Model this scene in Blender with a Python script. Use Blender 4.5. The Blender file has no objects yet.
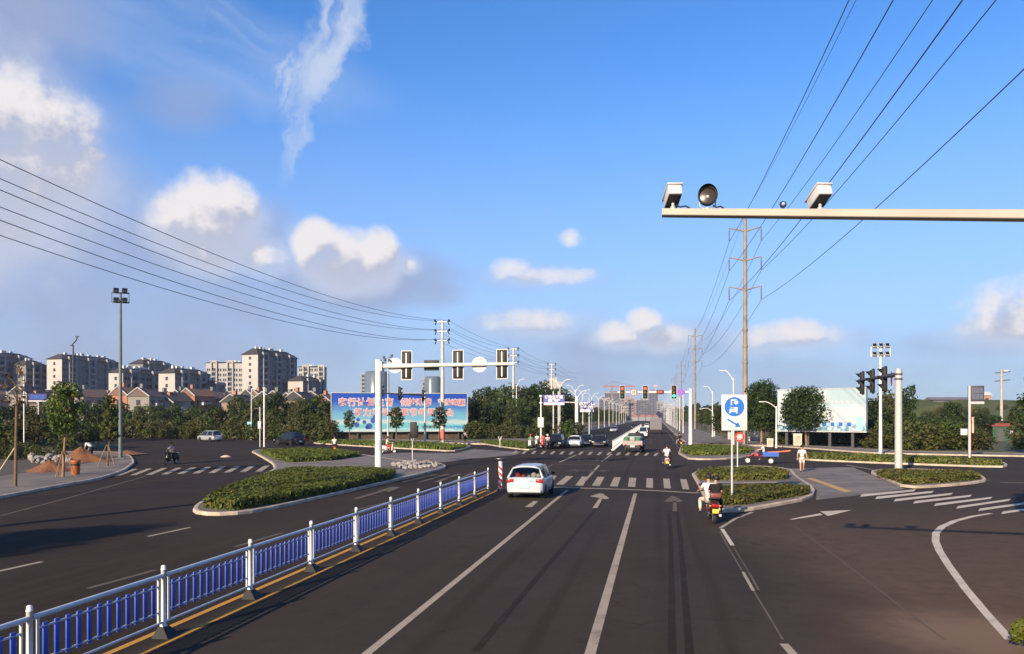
import bpy, bmesh, math, random
from mathutils import Vector, Matrix
R = math.radians
random.seed(7)
SC = bpy.context.scene
COL = SC.collection

# ------------------------------------------------------------------ camera
F_PX, CX, HY, CAM_H = 800.0, 512.0, 417.0, 3.6
YAW = math.atan(145.0 / F_PX)
CT, ST = math.cos(YAW), math.sin(YAW)
cam_d = bpy.data.cameras.new('camera')
cam = bpy.data.objects.new('camera', cam_d)
COL.objects.link(cam)
cam.location = (0, 0, CAM_H)
cam.rotation_euler = (R(90), 0, YAW)
cam_d.sensor_width = 36.0
cam_d.lens = 36.0 * F_PX / 1024.0
cam_d.shift_y = (HY - 327.0) / 1024.0
cam_d.clip_start = 0.1
cam_d.clip_end = 6000
SC.camera = cam
SC.render.resolution_x, SC.render.resolution_y = 1024, 654

# ------------------------------------------------------------------ sun and exposure
SUN_EL = R(20)
SUN_DX, SUN_DY = 0.36, 1.0           # horizontal direction shadows fall in
_n = math.hypot(SUN_DX, SUN_DY)
SUN_DX, SUN_DY = SUN_DX / _n, SUN_DY / _n
to_sun = Vector((-SUN_DX * math.cos(SUN_EL), -SUN_DY * math.cos(SUN_EL), math.sin(SUN_EL)))
sun_d = bpy.data.lights.new('sun', 'SUN')
sun = bpy.data.objects.new('sun', sun_d)
COL.objects.link(sun)
sun.rotation_euler = to_sun.to_track_quat('Z', 'Y').to_euler()
sun.location = (0, 0, 60)
sun_d.energy = 5.0
sun_d.angle = R(0.53)
sun_d.color = (1.0, 0.80, 0.55)
SC.view_settings.view_transform = 'Standard'
SC.view_settings.look = 'None'
SC.view_settings.exposure = 0.85
SC.view_settings.gamma = 1.0
SC.view_settings.use_curve_mapping = False
SC.render.engine = 'CYCLES'
SC.cycles.max_bounces = 4
SC.cycles.transparent_max_bounces = 8

# ------------------------------------------------------------------ world: Nishita sky with procedural clouds
def px_azel(px, py):
    a, b = (px - CX) / F_PX, (HY - py) / F_PX
    x = -ST + CT * a
    y = CT + ST * a
    return math.atan2(x, y), math.atan2(b, math.hypot(x, y))

world = bpy.data.worlds.new('World')
SC.world = world
world.use_nodes = True
NT = world.node_tree
NT.nodes.clear()

class NB:
    """tiny helper that writes node maths"""
    def __init__(self, nt): self.nt = nt
    def new(self, t, **kw):
        n = self.nt.nodes.new(t)
        for k, v in kw.items(): setattr(n, k, v)
        return n
    def setin(self, sock, v):
        if isinstance(v, bpy.types.NodeSocket): self.nt.links.new(v, sock)
        else: sock.default_value = v
    def m(self, op, a, b=None, c=None, clamp=False):
        n = self.new('ShaderNodeMath', operation=op, use_clamp=clamp)
        self.setin(n.inputs[0], a)
        if b is not None: self.setin(n.inputs[1], b)
        if c is not None: self.setin(n.inputs[2], c)
        return n.outputs[0]
    def ramp(self, v, a, b, lo=0.0, hi=1.0, kind='SMOOTHSTEP'):
        n = self.new('ShaderNodeMapRange', interpolation_type=kind)
        self.setin(n.inputs[0], v)
        for i, q in enumerate((a, b, lo, hi)): self.setin(n.inputs[i + 1], q)
        return n.outputs[0]
    def vec(self, x, y, z=0.0):
        n = self.new('ShaderNodeCombineXYZ')
        for i, q in enumerate((x, y, z)): self.setin(n.inputs[i], q)
        return n.outputs[0]
    def noise(self, v, scale, detail=4, rough=0.55, dist=0.0):
        n = self.new('ShaderNodeTexNoise')
        if v is not None: self.setin(n.inputs['Vector'], v)
        n.inputs['Scale'].default_value = scale
        n.inputs['Detail'].default_value = detail
        n.inputs['Roughness'].default_value = rough
        n.inputs['Distortion'].default_value = dist
        return n.outputs[0]
    def mix(self, f, a, b, blend='MIX'):
        n = self.new('ShaderNodeMix', data_type='RGBA', blend_type=blend)
        self.setin(n.inputs[0], f)
        self.setin(n.inputs[6], a if isinstance(a, bpy.types.NodeSocket) else (*a, 1))
        self.setin(n.inputs[7], b if isinstance(b, bpy.types.NodeSocket) else (*b, 1))
        return n.outputs[2]

# heaped clouds (px, py, rx, ry, weight): sunlit heads and their soft dim bodies; the rest of the sky is seeded with the same kind
HEADS = [(-20, 146, 84, 60, 1.3), (22, 140, 44, 44, 1.25), (54, 168, 32, 34, 1.05), (92, 156, 12, 10, .7), (-90, 150, 100, 80, 1.2),
         (208, 218, 42, 38, 1.2), (232, 210, 24, 28, 1.1), (182, 226, 22, 24, .8),
         (316, 246, 22, 24, 1.1), (346, 258, 38, 28, 1.15), (373, 256, 24, 26, 1.1), (408, 265, 9, 7, .65), (266, 256, 22, 14, .7),
         (512, 268, 18, 11, .7), (548, 276, 40, 9, .62), (570, 238, 13, 9, .6), (532, 320, 44, 12, .6), (644, 322, 17, 14, 1.0), (622, 334, 26, 12, .8), (664, 336, 26, 12, .75),
         (790, 334, 42, 14, .75), (1014, 326, 40, 14, .8), (1100, 300, 80, 34, 1.0)]
BODIES = [(15, 205, 120, 70, 1.0), (14, 22, 74, 62, .75), (60, 110, 60, 40, .5), (176, 103, 46, 26, .62), (204, 240, 88, 44, .95), (100, 258, 110, 44, .72), (345, 280, 104, 34, 1.0), (432, 294, 34, 18, .7),
          (130, 300, 230, 44, .70), (130, 350, 300, 56, .62), (545, 278, 70, 14, .6), (535, 326, 80, 20, .62), (645, 346, 120, 26, .75), (790, 342, 86, 18, .6), (950, 346, 90, 16, .5), (1015, 334, 60, 18, .7), (650, 374, 340, 28, .55)]
def lobes(L): return [(*px_azel(px, py), rx / F_PX, ry / F_PX, w) for (px, py, rx, ry, w) in L]
HEADS, BODIES = lobes(HEADS), lobes(BODIES)
_rs = random.Random(3)
for i in range(7):
    az = R(52 + i * 36 + _rs.uniform(-6, 6))
    if az > math.pi: az -= 2 * math.pi
    el, rx, ry = R(_rs.uniform(5, 22)), _rs.uniform(.06, .12), _rs.uniform(.03, .05)
    HEADS.append((az, el, rx, ry, 1.0)); BODIES.append((az + .02, el - ry * .9, rx * 1.5, ry * 1.2, .9))
CIR = [(333, 36, 76, 24, -64, 1.0), (302, 74, 44, 17, -62, .95), (300, 122, 56, 13, -72, .75), (282, 66, 20, 9, -50, .7), (130, 18, 220, 46, 10, .40), (240, 30, 90, 14, 24, .35)]
def vmath(h, op, a, b=None, c=None):
    n = h.new('ShaderNodeVectorMath', operation=op)
    for i, q in enumerate((a, b, c)):
        if q is not None: h.setin(n.inputs[i], q)
    return n
def density_group(name, L, scale, detail, rough, amp, sm):
    grp = bpy.data.node_groups.new(name, 'ShaderNodeTree')
    grp.interface.new_socket('p', in_out='INPUT', socket_type='NodeSocketVector')
    grp.interface.new_socket('density', in_out='OUTPUT', socket_type='NodeSocketFloat')
    g = NB(grp)
    gi, go = g.new('NodeGroupInput'), g.new('NodeGroupOutput')
    PV = gi.outputs[0]
    n1 = g.noise(PV, scale, detail, rough)
    acc = None
    for (az, el, rx, ry, w) in L:
        v = vmath(g, 'MULTIPLY_ADD', PV, (1 / rx, 1 / ry, 0), (-az / rx, -el / ry, 0)).outputs[0]
        q = vmath(g, 'DOT_PRODUCT', v, v).outputs['Value']
        q = g.m('MULTIPLY_ADD', q, -.62 * w, w)
        acc = q if acc is None else g.m('SMOOTH_MAX', acc, q, sm)
    acc = g.m('ADD', g.m('MAXIMUM', acc, -1.2), g.m('MULTIPLY', g.m('SUBTRACT', n1, .5), amp))
    grp.links.new(acc, go.inputs[0])
    return grp
G_HEAD = density_group('cloud_heads', HEADS, 20.0, 5, .6, 1.7, .25)
G_BODY = density_group('cloud_bodies', BODIES, 9.0, 3, .5, .95, .3)

w_ = NB(NT)
tc = w_.new('ShaderNodeTexCoord')
sep = w_.new('ShaderNodeSeparateXYZ')
NT.links.new(tc.outputs['Generated'], sep.inputs[0])
az_s = w_.m('ARCTAN2', sep.outputs[0], sep.outputs[1])
el_s = w_.m('ARCSINE', sep.outputs[2])
P_S = w_.vec(az_s, el_s, 0.0)
def dens(grp, v):
    n = w_.new('ShaderNodeGroup')
    n.node_tree = grp
    w_.setin(n.inputs[0], v)
    return n.outputs[0]
d0 = dens(G_HEAD, P_S)
d1 = dens(G_HEAD, vmath(w_, 'ADD', P_S, (-.012, .022, 0)).outputs[0])
db = dens(G_BODY, P_S)
lit = w_.ramp(w_.m('SUBTRACT', d0, d1), -.45, .85)
cover_h = w_.m('MULTIPLY', w_.ramp(d0, .02, .85), w_.ramp(lit, .0, .35, .5, 1.0))
cover_b = w_.m('MULTIPLY', w_.ramp(db, .0, .95), .80)
warp = w_.m('MULTIPLY', w_.m('SUBTRACT', w_.noise(P_S, 22.0, 4, .55), .5), .05)
# feathery high cloud
cir = None
for (px, py, la, lb, ang, wt) in CIR:
    az, el = px_azel(px, py)
    ca, sa = math.cos(R(-ang)), math.sin(R(-ang))
    dx = w_.m('ADD', w_.m('SUBTRACT', az_s, az), warp); dy = w_.m('SUBTRACT', w_.m('SUBTRACT', el_s, el), warp)
    u = w_.m('MULTIPLY', w_.m('ADD', w_.m('MULTIPLY', dx, ca), w_.m('MULTIPLY', dy, sa)), F_PX / la)
    v = w_.m('MULTIPLY', w_.m('ADD', w_.m('MULTIPLY', dx, -sa), w_.m('MULTIPLY', dy, ca)), F_PX / lb)
    q = w_.m('SUBTRACT', 1.0, w_.m('ADD', w_.m('MULTIPLY', u, u), w_.m('MULTIPLY', v, v)))
    st = w_.noise(w_.vec(w_.m('MULTIPLY', u, .55), w_.m('MULTIPLY', v, .75), px * .1), 1.35, 5, .5, .15)
    q = w_.m('MULTIPLY', w_.ramp(q, -.5, 1.0), w_.ramp(st, .22, .66))
    q = w_.m('MULTIPLY', q, .85 * wt)
    cir = q if cir is None else w_.m('MAXIMUM', cir, q)
sky = w_.new('ShaderNodeTexSky', sky_type='NISHITA')
sky.sun_disc = False
sky.sun_elevation = SUN_EL
sky.sun_rotation = math.atan2(to_sun.x, to_sun.y)
sky.altitude = 200
sky.air_density = 1.0
sky.dust_density = .35
sky.ozone_density = 2.4
SKY_TINT = (0.82, 1.50, 2.26)
base = w_.mix(1.0, sky.outputs[0], SKY_TINT, 'MULTIPLY')
base = w_.mix(w_.ramp(el_s, .46, -.04, 0, .84), base, (4.9, 5.5, 7.5))      # pale moist air towards the horizon, the same all round
CL_LIT, CL_DIM = (9.3, 8.9, 9.0), (3.75, 4.35, 6.3)
base = w_.mix(cir, base, (6.8, 7.6, 9.0))
base = w_.mix(cover_b, base, w_.mix(w_.ramp(d0, -1.0, .5), CL_DIM, (6.3, 6.5, 7.7)))
base = w_.mix(w_.m('MULTIPLY', cover_h, .96), base, w_.mix(w_.ramp(lit, .1, .8), (5.2, 5.5, 6.9), CL_LIT))
bg = w_.new('ShaderNodeBackground')
bg.inputs[1].default_value = 0.0535
NT.links.new(base, bg.inputs[0])
wo = w_.new('ShaderNodeOutputWorld')
NT.links.new(bg.outputs[0], wo.inputs[0])
world.cycles.sampling_method = 'MANUAL'
world.cycles.sample_map_resolution = 256

# ------------------------------------------------------------------ from the photograph to the ground
def depth(py): return F_PX * CAM_H / (py - HY)
def ray(px, d):
    a = (px - CX) / F_PX
    return (d * (-ST + CT * a), d * (CT + ST * a))
def G(px, py): return ray(px, depth(py))
def zat(py, d): return CAM_H + (HY - py) * d / F_PX
def GP(pts): return [G(*p) for p in pts]

# ------------------------------------------------------------------ mesh builder
class MB:
    def __init__(self):
        self.v, self.f, self.mi, self.sm = [], [], [], []
        self.mat = 0
        self.M = Matrix.Identity(4)
    def at(self, x=0, y=0, z=0, rx=0, ry=0, rz=0):
        self.M = Matrix.Translation((x, y, z)) @ Matrix.Rotation(rz, 4, 'Z') @ Matrix.Rotation(ry, 4, 'Y') @ Matrix.Rotation(rx, 4, 'X')
        return self
    def add(self, vs, fs, smooth=False):
        o = len(self.v)
        self.v += [tuple(self.M @ Vector(p)) for p in vs]
        for f in fs:
            self.f.append([i + o for i in f]); self.mi.append(self.mat); self.sm.append(smooth)
        return self
    def box(self, c, s, bev=0.0):
        x, y, z = c; a, b, h = s[0] / 2, s[1] / 2, s[2] / 2
        if bev <= 0:
            vs = [(x + i * a, y + j * b, z + k * h) for k in (-1, 1) for j in (-1, 1) for i in (-1, 1)]
            return self.add(vs, [(0, 2, 3, 1), (4, 5, 7, 6), (0, 1, 5, 4), (2, 6, 7, 3), (0, 4, 6, 2), (1, 3, 7, 5)])
        bm = bmesh.new()
        bmesh.ops.create_cube(bm, size=1)
        for q in bm.verts: q.co = Vector((q.co.x * s[0] + x, q.co.y * s[1] + y, q.co.z * s[2] + z))
        bmesh.ops.bevel(bm, geom=bm.edges[:], offset=bev, segments=2, affect='EDGES', profile=.5)
        self.bm(bm, True); bm.free()
        return self
    def bm(self, bm, smooth=False):
        bm.verts.index_update()
        self.add([q.co[:] for q in bm.verts], [[q.index for q in f.verts] for f in bm.faces], smooth)
    def tube(self, pts, r, n=8, caps=True):
        pts = [Vector(p) for p in pts]
        rs = r if isinstance(r, (list, tuple)) else [r] * len(pts)
        vs, fs = [], []
        ref = None
        for i, p in enumerate(pts):
            t = (pts[min(i + 1, len(pts) - 1)] - pts[max(i - 1, 0)]).normalized()
            if ref is None:
                ref = Vector((0, 0, 1)) if abs(t.z) < .9 else Vector((1, 0, 0))
            a = t.cross(ref)
            if a.length < 1e-6: a = t.cross(Vector((0, 1, 0)))
            a.normalize(); b = a.cross(t).normalized(); ref = b
            for k in range(n):
                w = 2 * math.pi * k / n
                vs.append(p + (a * math.cos(w) + b * math.sin(w)) * rs[i])
        m = len(pts)
        for i in range(m - 1):
            for k in range(n):
                fs.append((i * n + k, i * n + (k + 1) % n, (i + 1) * n + (k + 1) % n, (i + 1) * n + k))
        self.add(vs, [f[::-1] for f in fs], n > 4)
        if caps:
            self.add(vs[:n], [tuple(range(n))])
            self.add(vs[-n:], [tuple(range(n))[::-1]])
        return self
    def cyl(self, p, h, r0, r1=None, n=10): return self.tube([p, (p[0], p[1], p[2] + h)], [r0, r0 if r1 is None else r1], n)
    def lathe(self, prof, n=12, axis='z', c=(0, 0, 0), smooth=True, caps=True):
        vs, fs = [], []
        for (r, h) in prof:
            for k in range(n):
                w = 2 * math.pi * k / n
                a, b = r * math.cos(w), r * math.sin(w)
                vs.append({'z': (a, b, h), 'y': (b, h, a), 'x': (h, a, b)}[axis])
        vs = [(p[0] + c[0], p[1] + c[1], p[2] + c[2]) for p in vs]
        m = len(prof)
        for i in range(m - 1):
            for k in range(n):
                fs.append((i * n + k, i * n + (k + 1) % n, (i + 1) * n + (k + 1) % n, (i + 1) * n + k))
        self.add(vs, fs, smooth)
        if not caps: return self
        if prof[0][0] > 1e-4: self.add(vs[:n], [tuple(range(n))[::-1]])
        if prof[-1][0] > 1e-4: self.add(vs[-n:], [tuple(range(n))])
        return self
    def ball(self, c, r, n=10, sz=1.0):
        k = max(5, n // 2)
        return self.lathe([(r * math.sin(math.pi * i / k), -r * sz * math.cos(math.pi * i / k)) for i in range(k + 1)], n, 'z', c)
    def prism(self, poly, z0, z1, bottom=True):
        n = len(poly)
        area = sum(poly[i][0] * poly[(i + 1) % n][1] - poly[(i + 1) % n][0] * poly[i][1] for i in range(n))
        if area < 0: poly = poly[::-1]
        vs = [(p[0], p[1], z0) for p in poly] + [(p[0], p[1], z1) for p in poly]
        fs = [tuple(range(n, 2 * n))]
        if bottom: fs.append(tuple(range(n))[::-1])
        for i in range(n): fs.append((i, (i + 1) % n, n + (i + 1) % n, n + i))
        return self.add(vs, fs)
    def slab(self, outline, y0, y1):
        """outline in x,z extruded along y"""
        n = len(outline)
        vs = [(p[0], y0, p[1]) for p in outline] + [(p[0], y1, p[1]) for p in outline]
        fs = [tuple(range(n)), tuple(range(n, 2 * n))[::-1]]
        for i in range(n): fs.append((i, n + i, n + (i + 1) % n, (i + 1) % n))
        return self.add(vs, fs)
    def flat(self, poly, z): return self.add([(p[0], p[1], z) for p in poly], [tuple(range(len(poly)))])
    def strip(self, pts, w, z):
        """ribbon on the ground along pts; w a number or a list"""
        n = len(pts); vs = []
        ws = w if isinstance(w, (list, tuple)) else [w] * n
        for i in range(n):
            a, b = Vector(pts[max(i - 1, 0)]), Vector(pts[min(i + 1, n - 1)])
            t = (b - a).normalized(); o = Vector((-t.y, t.x)) * ws[i] / 2
            vs += [(pts[i][0] + o.x, pts[i][1] + o.y, z), (pts[i][0] - o.x, pts[i][1] - o.y, z)]
        return self.add(vs, [(2 * i + 1, 2 * i + 3, 2 * i + 2, 2 * i) for i in range(n - 1)])
    def mesh(self, name, mats, fix=True):
        me = bpy.data.meshes.new(name)
        me.from_pydata(self.v, [], self.f)
        for m in (mats if isinstance(mats, (list, tuple)) else [mats]): me.materials.append(m)
        me.polygons.foreach_set('material_index', self.mi)
        me.polygons.foreach_set('use_smooth', self.sm)
        me.update()
        return me
    def build(self, name, mats, parent=None, loc=None, rz=None):
        return obj(name, self.mesh(name, mats), parent, loc, rz)

def obj(name, me, parent=None, loc=None, rz=None):
    o = bpy.data.objects.new(name, me)
    COL.objects.link(o)
    if parent is not None: o.parent = parent
    if loc is not None: o.location = loc
    if rz is not None: o.rotation_euler = (0, 0, rz)
    return o
def tag(o, label=None, cat=None, group=None, kind=None):
    if label: o['label'] = label
    if cat: o['category'] = cat
    if group: o['group'] = group
    if kind: o['kind'] = kind
    return o
def thing(name, label, cat, loc=(0, 0, 0), rz=0.0, group=None):
    o = obj(name, None, None, (loc[0], loc[1], loc[2] if len(loc) > 2 else 0.0), rz)
    o.empty_display_size = .2
    return tag(o, label, cat, group)
def struct(o): return tag(o, kind='structure')
def copy_tree(o, parent=None):
    c = o.copy()
    COL.objects.link(c)
    if parent is not None: c.parent = parent
    for ch in list(o.children): copy_tree(ch, c)
    return c
def dup(o, loc, rz, label, group=None, s=None):
    c = copy_tree(o)
    c.location = (loc[0], loc[1], loc[2] if len(loc) > 2 else o.location.z)
    c.rotation_euler = (0, 0, rz)
    if s: c.scale = s if isinstance(s, tuple) else (s, s, s)
    c['label'] = label
    if group: c['group'] = group
    return c

# ------------------------------------------------------------------ materials
MATS = {}
def mat(name, col, rough=.6, metal=0.0, spec=.4, var=0.0, vscale=3.0, dirt=0.0, emit=None, es=0.0, coat=0.0, bump=0.0, bscale=40.0, trans=0.0):
    if name in MATS: return MATS[name]
    m = bpy.data.materials.new(name)
    m.use_nodes = True
    nt = m.node_tree
    b = nt.nodes['Principled BSDF']
    b.inputs['Roughness'].default_value = rough
    b.inputs['Metallic'].default_value = metal
    b.inputs['Specular IOR Level'].default_value = spec
    b.inputs['Coat Weight'].default_value = coat
    h = NB(nt)
    t = h.new('ShaderNodeTexCoord')
    c = None
    if var > 0 or dirt > 0:
        n = h.noise(t.outputs['Object'], vscale, 5, .6)
        lo = tuple(q * (1 - var) for q in col); hi = tuple(min(1, q * (1 + var)) for q in col)
        c = h.mix(h.ramp(n, .3, .7), lo, hi)
        if dirt > 0:
            n2 = h.noise(t.outputs['Object'], vscale * 2.3, 7, .7)
            c = h.mix(h.m('MULTIPLY', h.ramp(n2, .45, .75), dirt), c, (.16, .12, .09))
        nt.links.new(c, b.inputs['Base Color'])
    else:
        b.inputs['Base Color'].default_value = (*col, 1)
    if bump > 0:
        bn = h.new('ShaderNodeBump')
        bn.inputs['Strength'].default_value = bump
        bn.inputs['Distance'].default_value = .02
        nt.links.new(h.noise(t.outputs['Object'], bscale, 4), bn.inputs['Height'])
        nt.links.new(bn.outputs[0], b.inputs['Normal'])
    if emit:
        b.inputs['Emission Color'].default_value = (*emit, 1)
        b.inputs['Emission Strength'].default_value = es
    MATS[name] = m
    return m
def leaf_mat(name, c0, c1, c2=None, f2=.06):
    m = bpy.data.materials.new(name)
    m.use_nodes = True
    nt = m.node_tree; h = NB(nt)
    b = nt.nodes['Principled BSDF']
    b.inputs['Roughness'].default_value = .55
    b.inputs['Specular IOR Level'].default_value = .25
    gm = h.new('ShaderNodeNewGeometry')
    oi = h.new('ShaderNodeObjectInfo')
    c = h.mix(gm.outputs['Random Per Island'], c0, c1)
    if c2:
        c = h.mix(h.m('LESS_THAN', h.m('FRACT', h.m('MULTIPLY', gm.outputs['Random Per Island'], 37.7)), f2), c, c2)
    t = h.new('ShaderNodeTexCoord')
    n = h.noise(t.outputs['Object'], .9, 3)
    c = h.mix(h.m('MULTIPLY', h.ramp(n, .35, .65), .45), c, tuple(q * .7 for q in c0))
    hs = h.new('ShaderNodeHueSaturation')
    h.setin(hs.inputs['Value'], h.ramp(oi.outputs['Random'], 0, 1, .78, 1.22, 'LINEAR'))
    h.setin(hs.inputs['Hue'], h.ramp(oi.outputs['Random'], 0, 1, .485, .515, 'LINEAR'))
    nt.links.new(c, hs.inputs['Color'])
    nt.links.new(hs.outputs[0], b.inputs['Base Color'])
    tr = h.new('ShaderNodeBsdfTranslucent')
    nt.links.new(hs.outputs[0], tr.inputs[0])
    ms = h.new('ShaderNodeMixShader')
    ms.inputs[0].default_value = .22
    nt.links.new(b.outputs[0], ms.inputs[1]); nt.links.new(tr.outputs[0], ms.inputs[2])
    nt.links.new(ms.outputs[0], nt.nodes['Material Output'].inputs[0])
    MATS[name] = m
    return m
def ground_mat(name, build):
    m = bpy.data.materials.new(name)
    m.use_nodes = True
    nt = m.node_tree; h = NB(nt)
    t = h.new('ShaderNodeTexCoord')
    build(h, t.outputs['Object'], nt.nodes['Principled BSDF'], nt)
    MATS[name] = m
    return m

def _asphalt(h, p, b, nt):
    sx = h.new('ShaderNodeSeparateXYZ'); nt.links.new(p, sx.inputs[0])
    X, Y = sx.outputs[0], sx.outputs[1]
    big = h.noise(p, .11, 5, .6)
    st = h.noise(h.vec(h.m('MULTIPLY', X, 1.2), h.m('MULTIPLY', Y, .03), 0.0), 1.0, 5, .6)      # streaks along the traffic
    fine = h.noise(p, 34.0, 4, .75)
    mid = h.noise(p, 2.2, 6, .65)
    c = h.mix(h.ramp(big, .32, .68), (.0268, .0208, .0175), (.0410, .0320, .0272))
    c = h.mix(h.ramp(X, -8.1, -7.8, 0, .16), c, (.096, .083, .077))      # the near carriageway is the paler surface
    c = h.mix(h.m('MULTIPLY', h.ramp(st, .42, .72), .5), c, (.055, .038, .0275))
    c = h.mix(h.m('MULTIPLY', h.ramp(mid, .52, .8), .35), c, (.067, .046, .033))
    c = h.mix(h.m('MULTIPLY', h.ramp(mid, .5, .2), .4), c, (.016, .0113, .0088))
    c = h.mix(h.m('MULTIPLY', h.ramp(fine, .52, .78), .6), c, (.115, .084, .064))
    # pale dust lies on the slip road at the right, thickest by its kerb
    dd = h.m('ADD', X, h.m('MULTIPLY', h.m('SUBTRACT', big, .5), 5.0))
    dust = h.m('MULTIPLY', h.ramp(dd, 1.6, 5.0), h.ramp(Y, 44, 16))
    c = h.mix(h.m('MULTIPLY', dust, h.ramp(mid, .2, .75, .40, .75)), c, (.135, .086, .058))
    ds = vmath(h, 'DISTANCE', p, (5.3, 14.3, 0)).outputs['Value']
    c = h.mix(h.m('MULTIPLY', h.ramp(h.m('ADD', ds, h.m('MULTIPLY', mid, 2.4)), 3.7, 1.6), .7), c, (.22, .145, .10))      # sand swept to the kerb
    # rubbed tyre lines in the through lanes
    for x0 in (-3.6, -1.9, .05, 1.15):
        q = h.m('ABSOLUTE', h.m('SUBTRACT', h.m('ADD', X, h.m('MULTIPLY', h.m('SUBTRACT', st, .5), .5)), x0))
        c = h.mix(h.m('MULTIPLY', h.ramp(q, .22, .05), h.ramp(st, .38, .62, .05, .30)), c, (.0135, .0098, .0080))
    # sealed cracks
    vo = h.new('ShaderNodeTexVoronoi', feature='DISTANCE_TO_EDGE')
    vo.inputs['Scale'].default_value = .11
    wp = h.new('ShaderNodeVectorMath', operation='ADD')
    nn = h.new('ShaderNodeTexNoise'); nn.inputs['Scale'].default_value = .5; nn.inputs['Detail'].default_value = 6
    nt.links.new(p, nn.inputs['Vector'])
    sc = h.new('ShaderNodeVectorMath', operation='SCALE'); sc.inputs[3].default_value = 5.0
    nt.links.new(nn.outputs['Color'], sc.inputs[0])
    nt.links.new(p, wp.inputs[0]); nt.links.new(sc.outputs[0], wp.inputs[1])
    nt.links.new(wp.outputs[0], vo.inputs['Vector'])
    c = h.mix(h.m('MULTIPLY', h.ramp(vo.outputs['Distance'], .005, .0015), h.ramp(big, .45, .6, 0, .5)), c, (.014, .013, .013))
    nt.links.new(c, b.inputs['Base Color'])
    b.inputs['Roughness'].default_value = .9
    b.inputs['Specular IOR Level'].default_value = .06
    bn = h.new('ShaderNodeBump'); bn.inputs['Strength'].default_value = .35; bn.inputs['Distance'].default_value = .01
    nt.links.new(fine, bn.inputs['Height']); nt.links.new(bn.outputs[0], b.inputs['Normal'])
def _earth(h, p, b, nt):
    n = h.noise(p, .06, 6, .6); n2 = h.noise(p, 1.6, 6, .7)
    c = h.mix(h.ramp(n, .35, .62), (.075, .062, .036), (.045, .062, .020))
    c = h.mix(h.m('MULTIPLY', h.ramp(n2, .45, .7), .6), c, (.030, .042, .014))
    nt.links.new(c, b.inputs['Base Color']); b.inputs['Roughness'].default_value = .95
def _grass(h, p, b, nt):
    n = h.noise(p, .5, 6, .65); n2 = h.noise(p, 14.0, 5, .7)
    c = h.mix(h.ramp(n, .3, .7), (.050, .066, .015), (.085, .094, .025))
    c = h.mix(h.m('MULTIPLY', h.ramp(n2, .4, .75), .7), c, (.028, .044, .010))
    nt.links.new(c, b.inputs['Base Color']); b.inputs['Roughness'].default_value = .95
    bn = h.new('ShaderNodeBump'); bn.inputs['Strength'].default_value = .8; bn.inputs['Distance'].default_value = .08
    nt.links.new(n2, bn.inputs['Height']); nt.links.new(bn.outputs[0], b.inputs['Normal'])
def _paving(h, p, b, nt):
    br = h.new('ShaderNodeTexBrick')
    br.inputs['Scale'].default_value = 1.0
    br.inputs['Brick Width'].default_value = .5; br.inputs['Row Height'].default_value = .25
    br.inputs['Mortar Size'].default_value = .012
    br.inputs['Color1'].default_value = (.185, .152, .126, 1); br.inputs['Color2'].default_value = (.22, .182, .15, 1); br.inputs['Mortar'].default_value = (.11, .10, .092, 1)
    nt.links.new(p, br.inputs['Vector'])
    n = h.noise(p, .45, 6, .65)
    c = h.mix(h.m('MULTIPLY', h.ramp(n, .35, .65), .75), br.outputs[0], (.085, .066, .052))
    nt.links.new(c, b.inputs['Base Color']); b.inputs['Roughness'].default_value = .85
def _soil(h, p, b, nt):
    n = h.noise(p, 1.1, 6, .65); n2 = h.noise(p, 9, 5, .7)
    c = h.mix(h.ramp(n, .3, .7), (.15, .062, .026), (.22, .090, .036))
    c = h.mix(h.m('MULTIPLY', h.ramp(n2, .45, .75), .5), c, (.20, .08, .034))
    nt.links.new(c, b.inputs['Base Color']); b.inputs['Roughness'].default_value = .95
    bn = h.new('ShaderNodeBump'); bn.inputs['Strength'].default_value = .8; bn.inputs['Distance'].default_value = .08
    nt.links.new(n2, bn.inputs['Height']); nt.links.new(bn.outputs[0], b.inputs['Normal'])
def _paint(col, worn):
    def f(h, p, b, nt):
        n = h.noise(p, 1.4, 7, .7); n2 = h.noise(p, 26, 4, .7)
        w = h.m('ADD', h.ramp(n, .46, .78, 0, .75), h.ramp(n2, .5, .8, 0, .5))
        c = h.mix(h.m('MULTIPLY', w, worn, clamp=True), col, (.05, .043, .039))
        nt.links.new(c, b.inputs['Base Color']); b.inputs['Roughness'].default_value = .85; b.inputs['Specular IOR Level'].default_value = .08
    return f
M_ASPH = ground_mat('asphalt', _asphalt)
M_EARTH = ground_mat('earth', _earth)
M_GRASS = ground_mat('grass', _grass)
M_PAVE = ground_mat('paving', _paving)
M_SOIL = ground_mat('red_soil', _soil)
M_LINE = ground_mat('line_white', _paint((.37, .305, .235), .85))
M_LINEW = ground_mat('line_bright', _paint((.55, .47, .385), .65))
M_LINEF = ground_mat('line_faded', _paint((.135, .105, .083), .9))
M_YEL = ground_mat('line_yellow', _paint((.50, .255, .055), .85))
M_KERB = mat('kerb', (.45, .365, .28), .85, var=.22, vscale=1.2, dirt=.35)
M_CONC = mat('concrete', (.36, .34, .31), .85, var=.15, dirt=.25)
M_WHITE = mat('white_paint', (.62, .62, .61), .38, var=.05, vscale=1.5, dirt=.10)
M_WHITE2 = mat('white_rail', (.52, .55, .60), .30, var=.06, vscale=2.0, dirt=.10)
M_BLUE = mat('blue_rail', (.040, .080, .40), .42, var=.12)
M_BLACK = mat('black', (.007, .007, .008), .6)
M_DARK = mat('dark_grey', (.05, .05, .055), .6, var=.15)
M_RUB = mat('tyre', (.018, .018, .018), .85)
M_STEEL = mat('steel', (.36, .37, .38), .45, .6, var=.1)
M_GALV = mat('galvanised', (.44, .45, .46), .5, .3, var=.12, dirt=.15)
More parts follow.
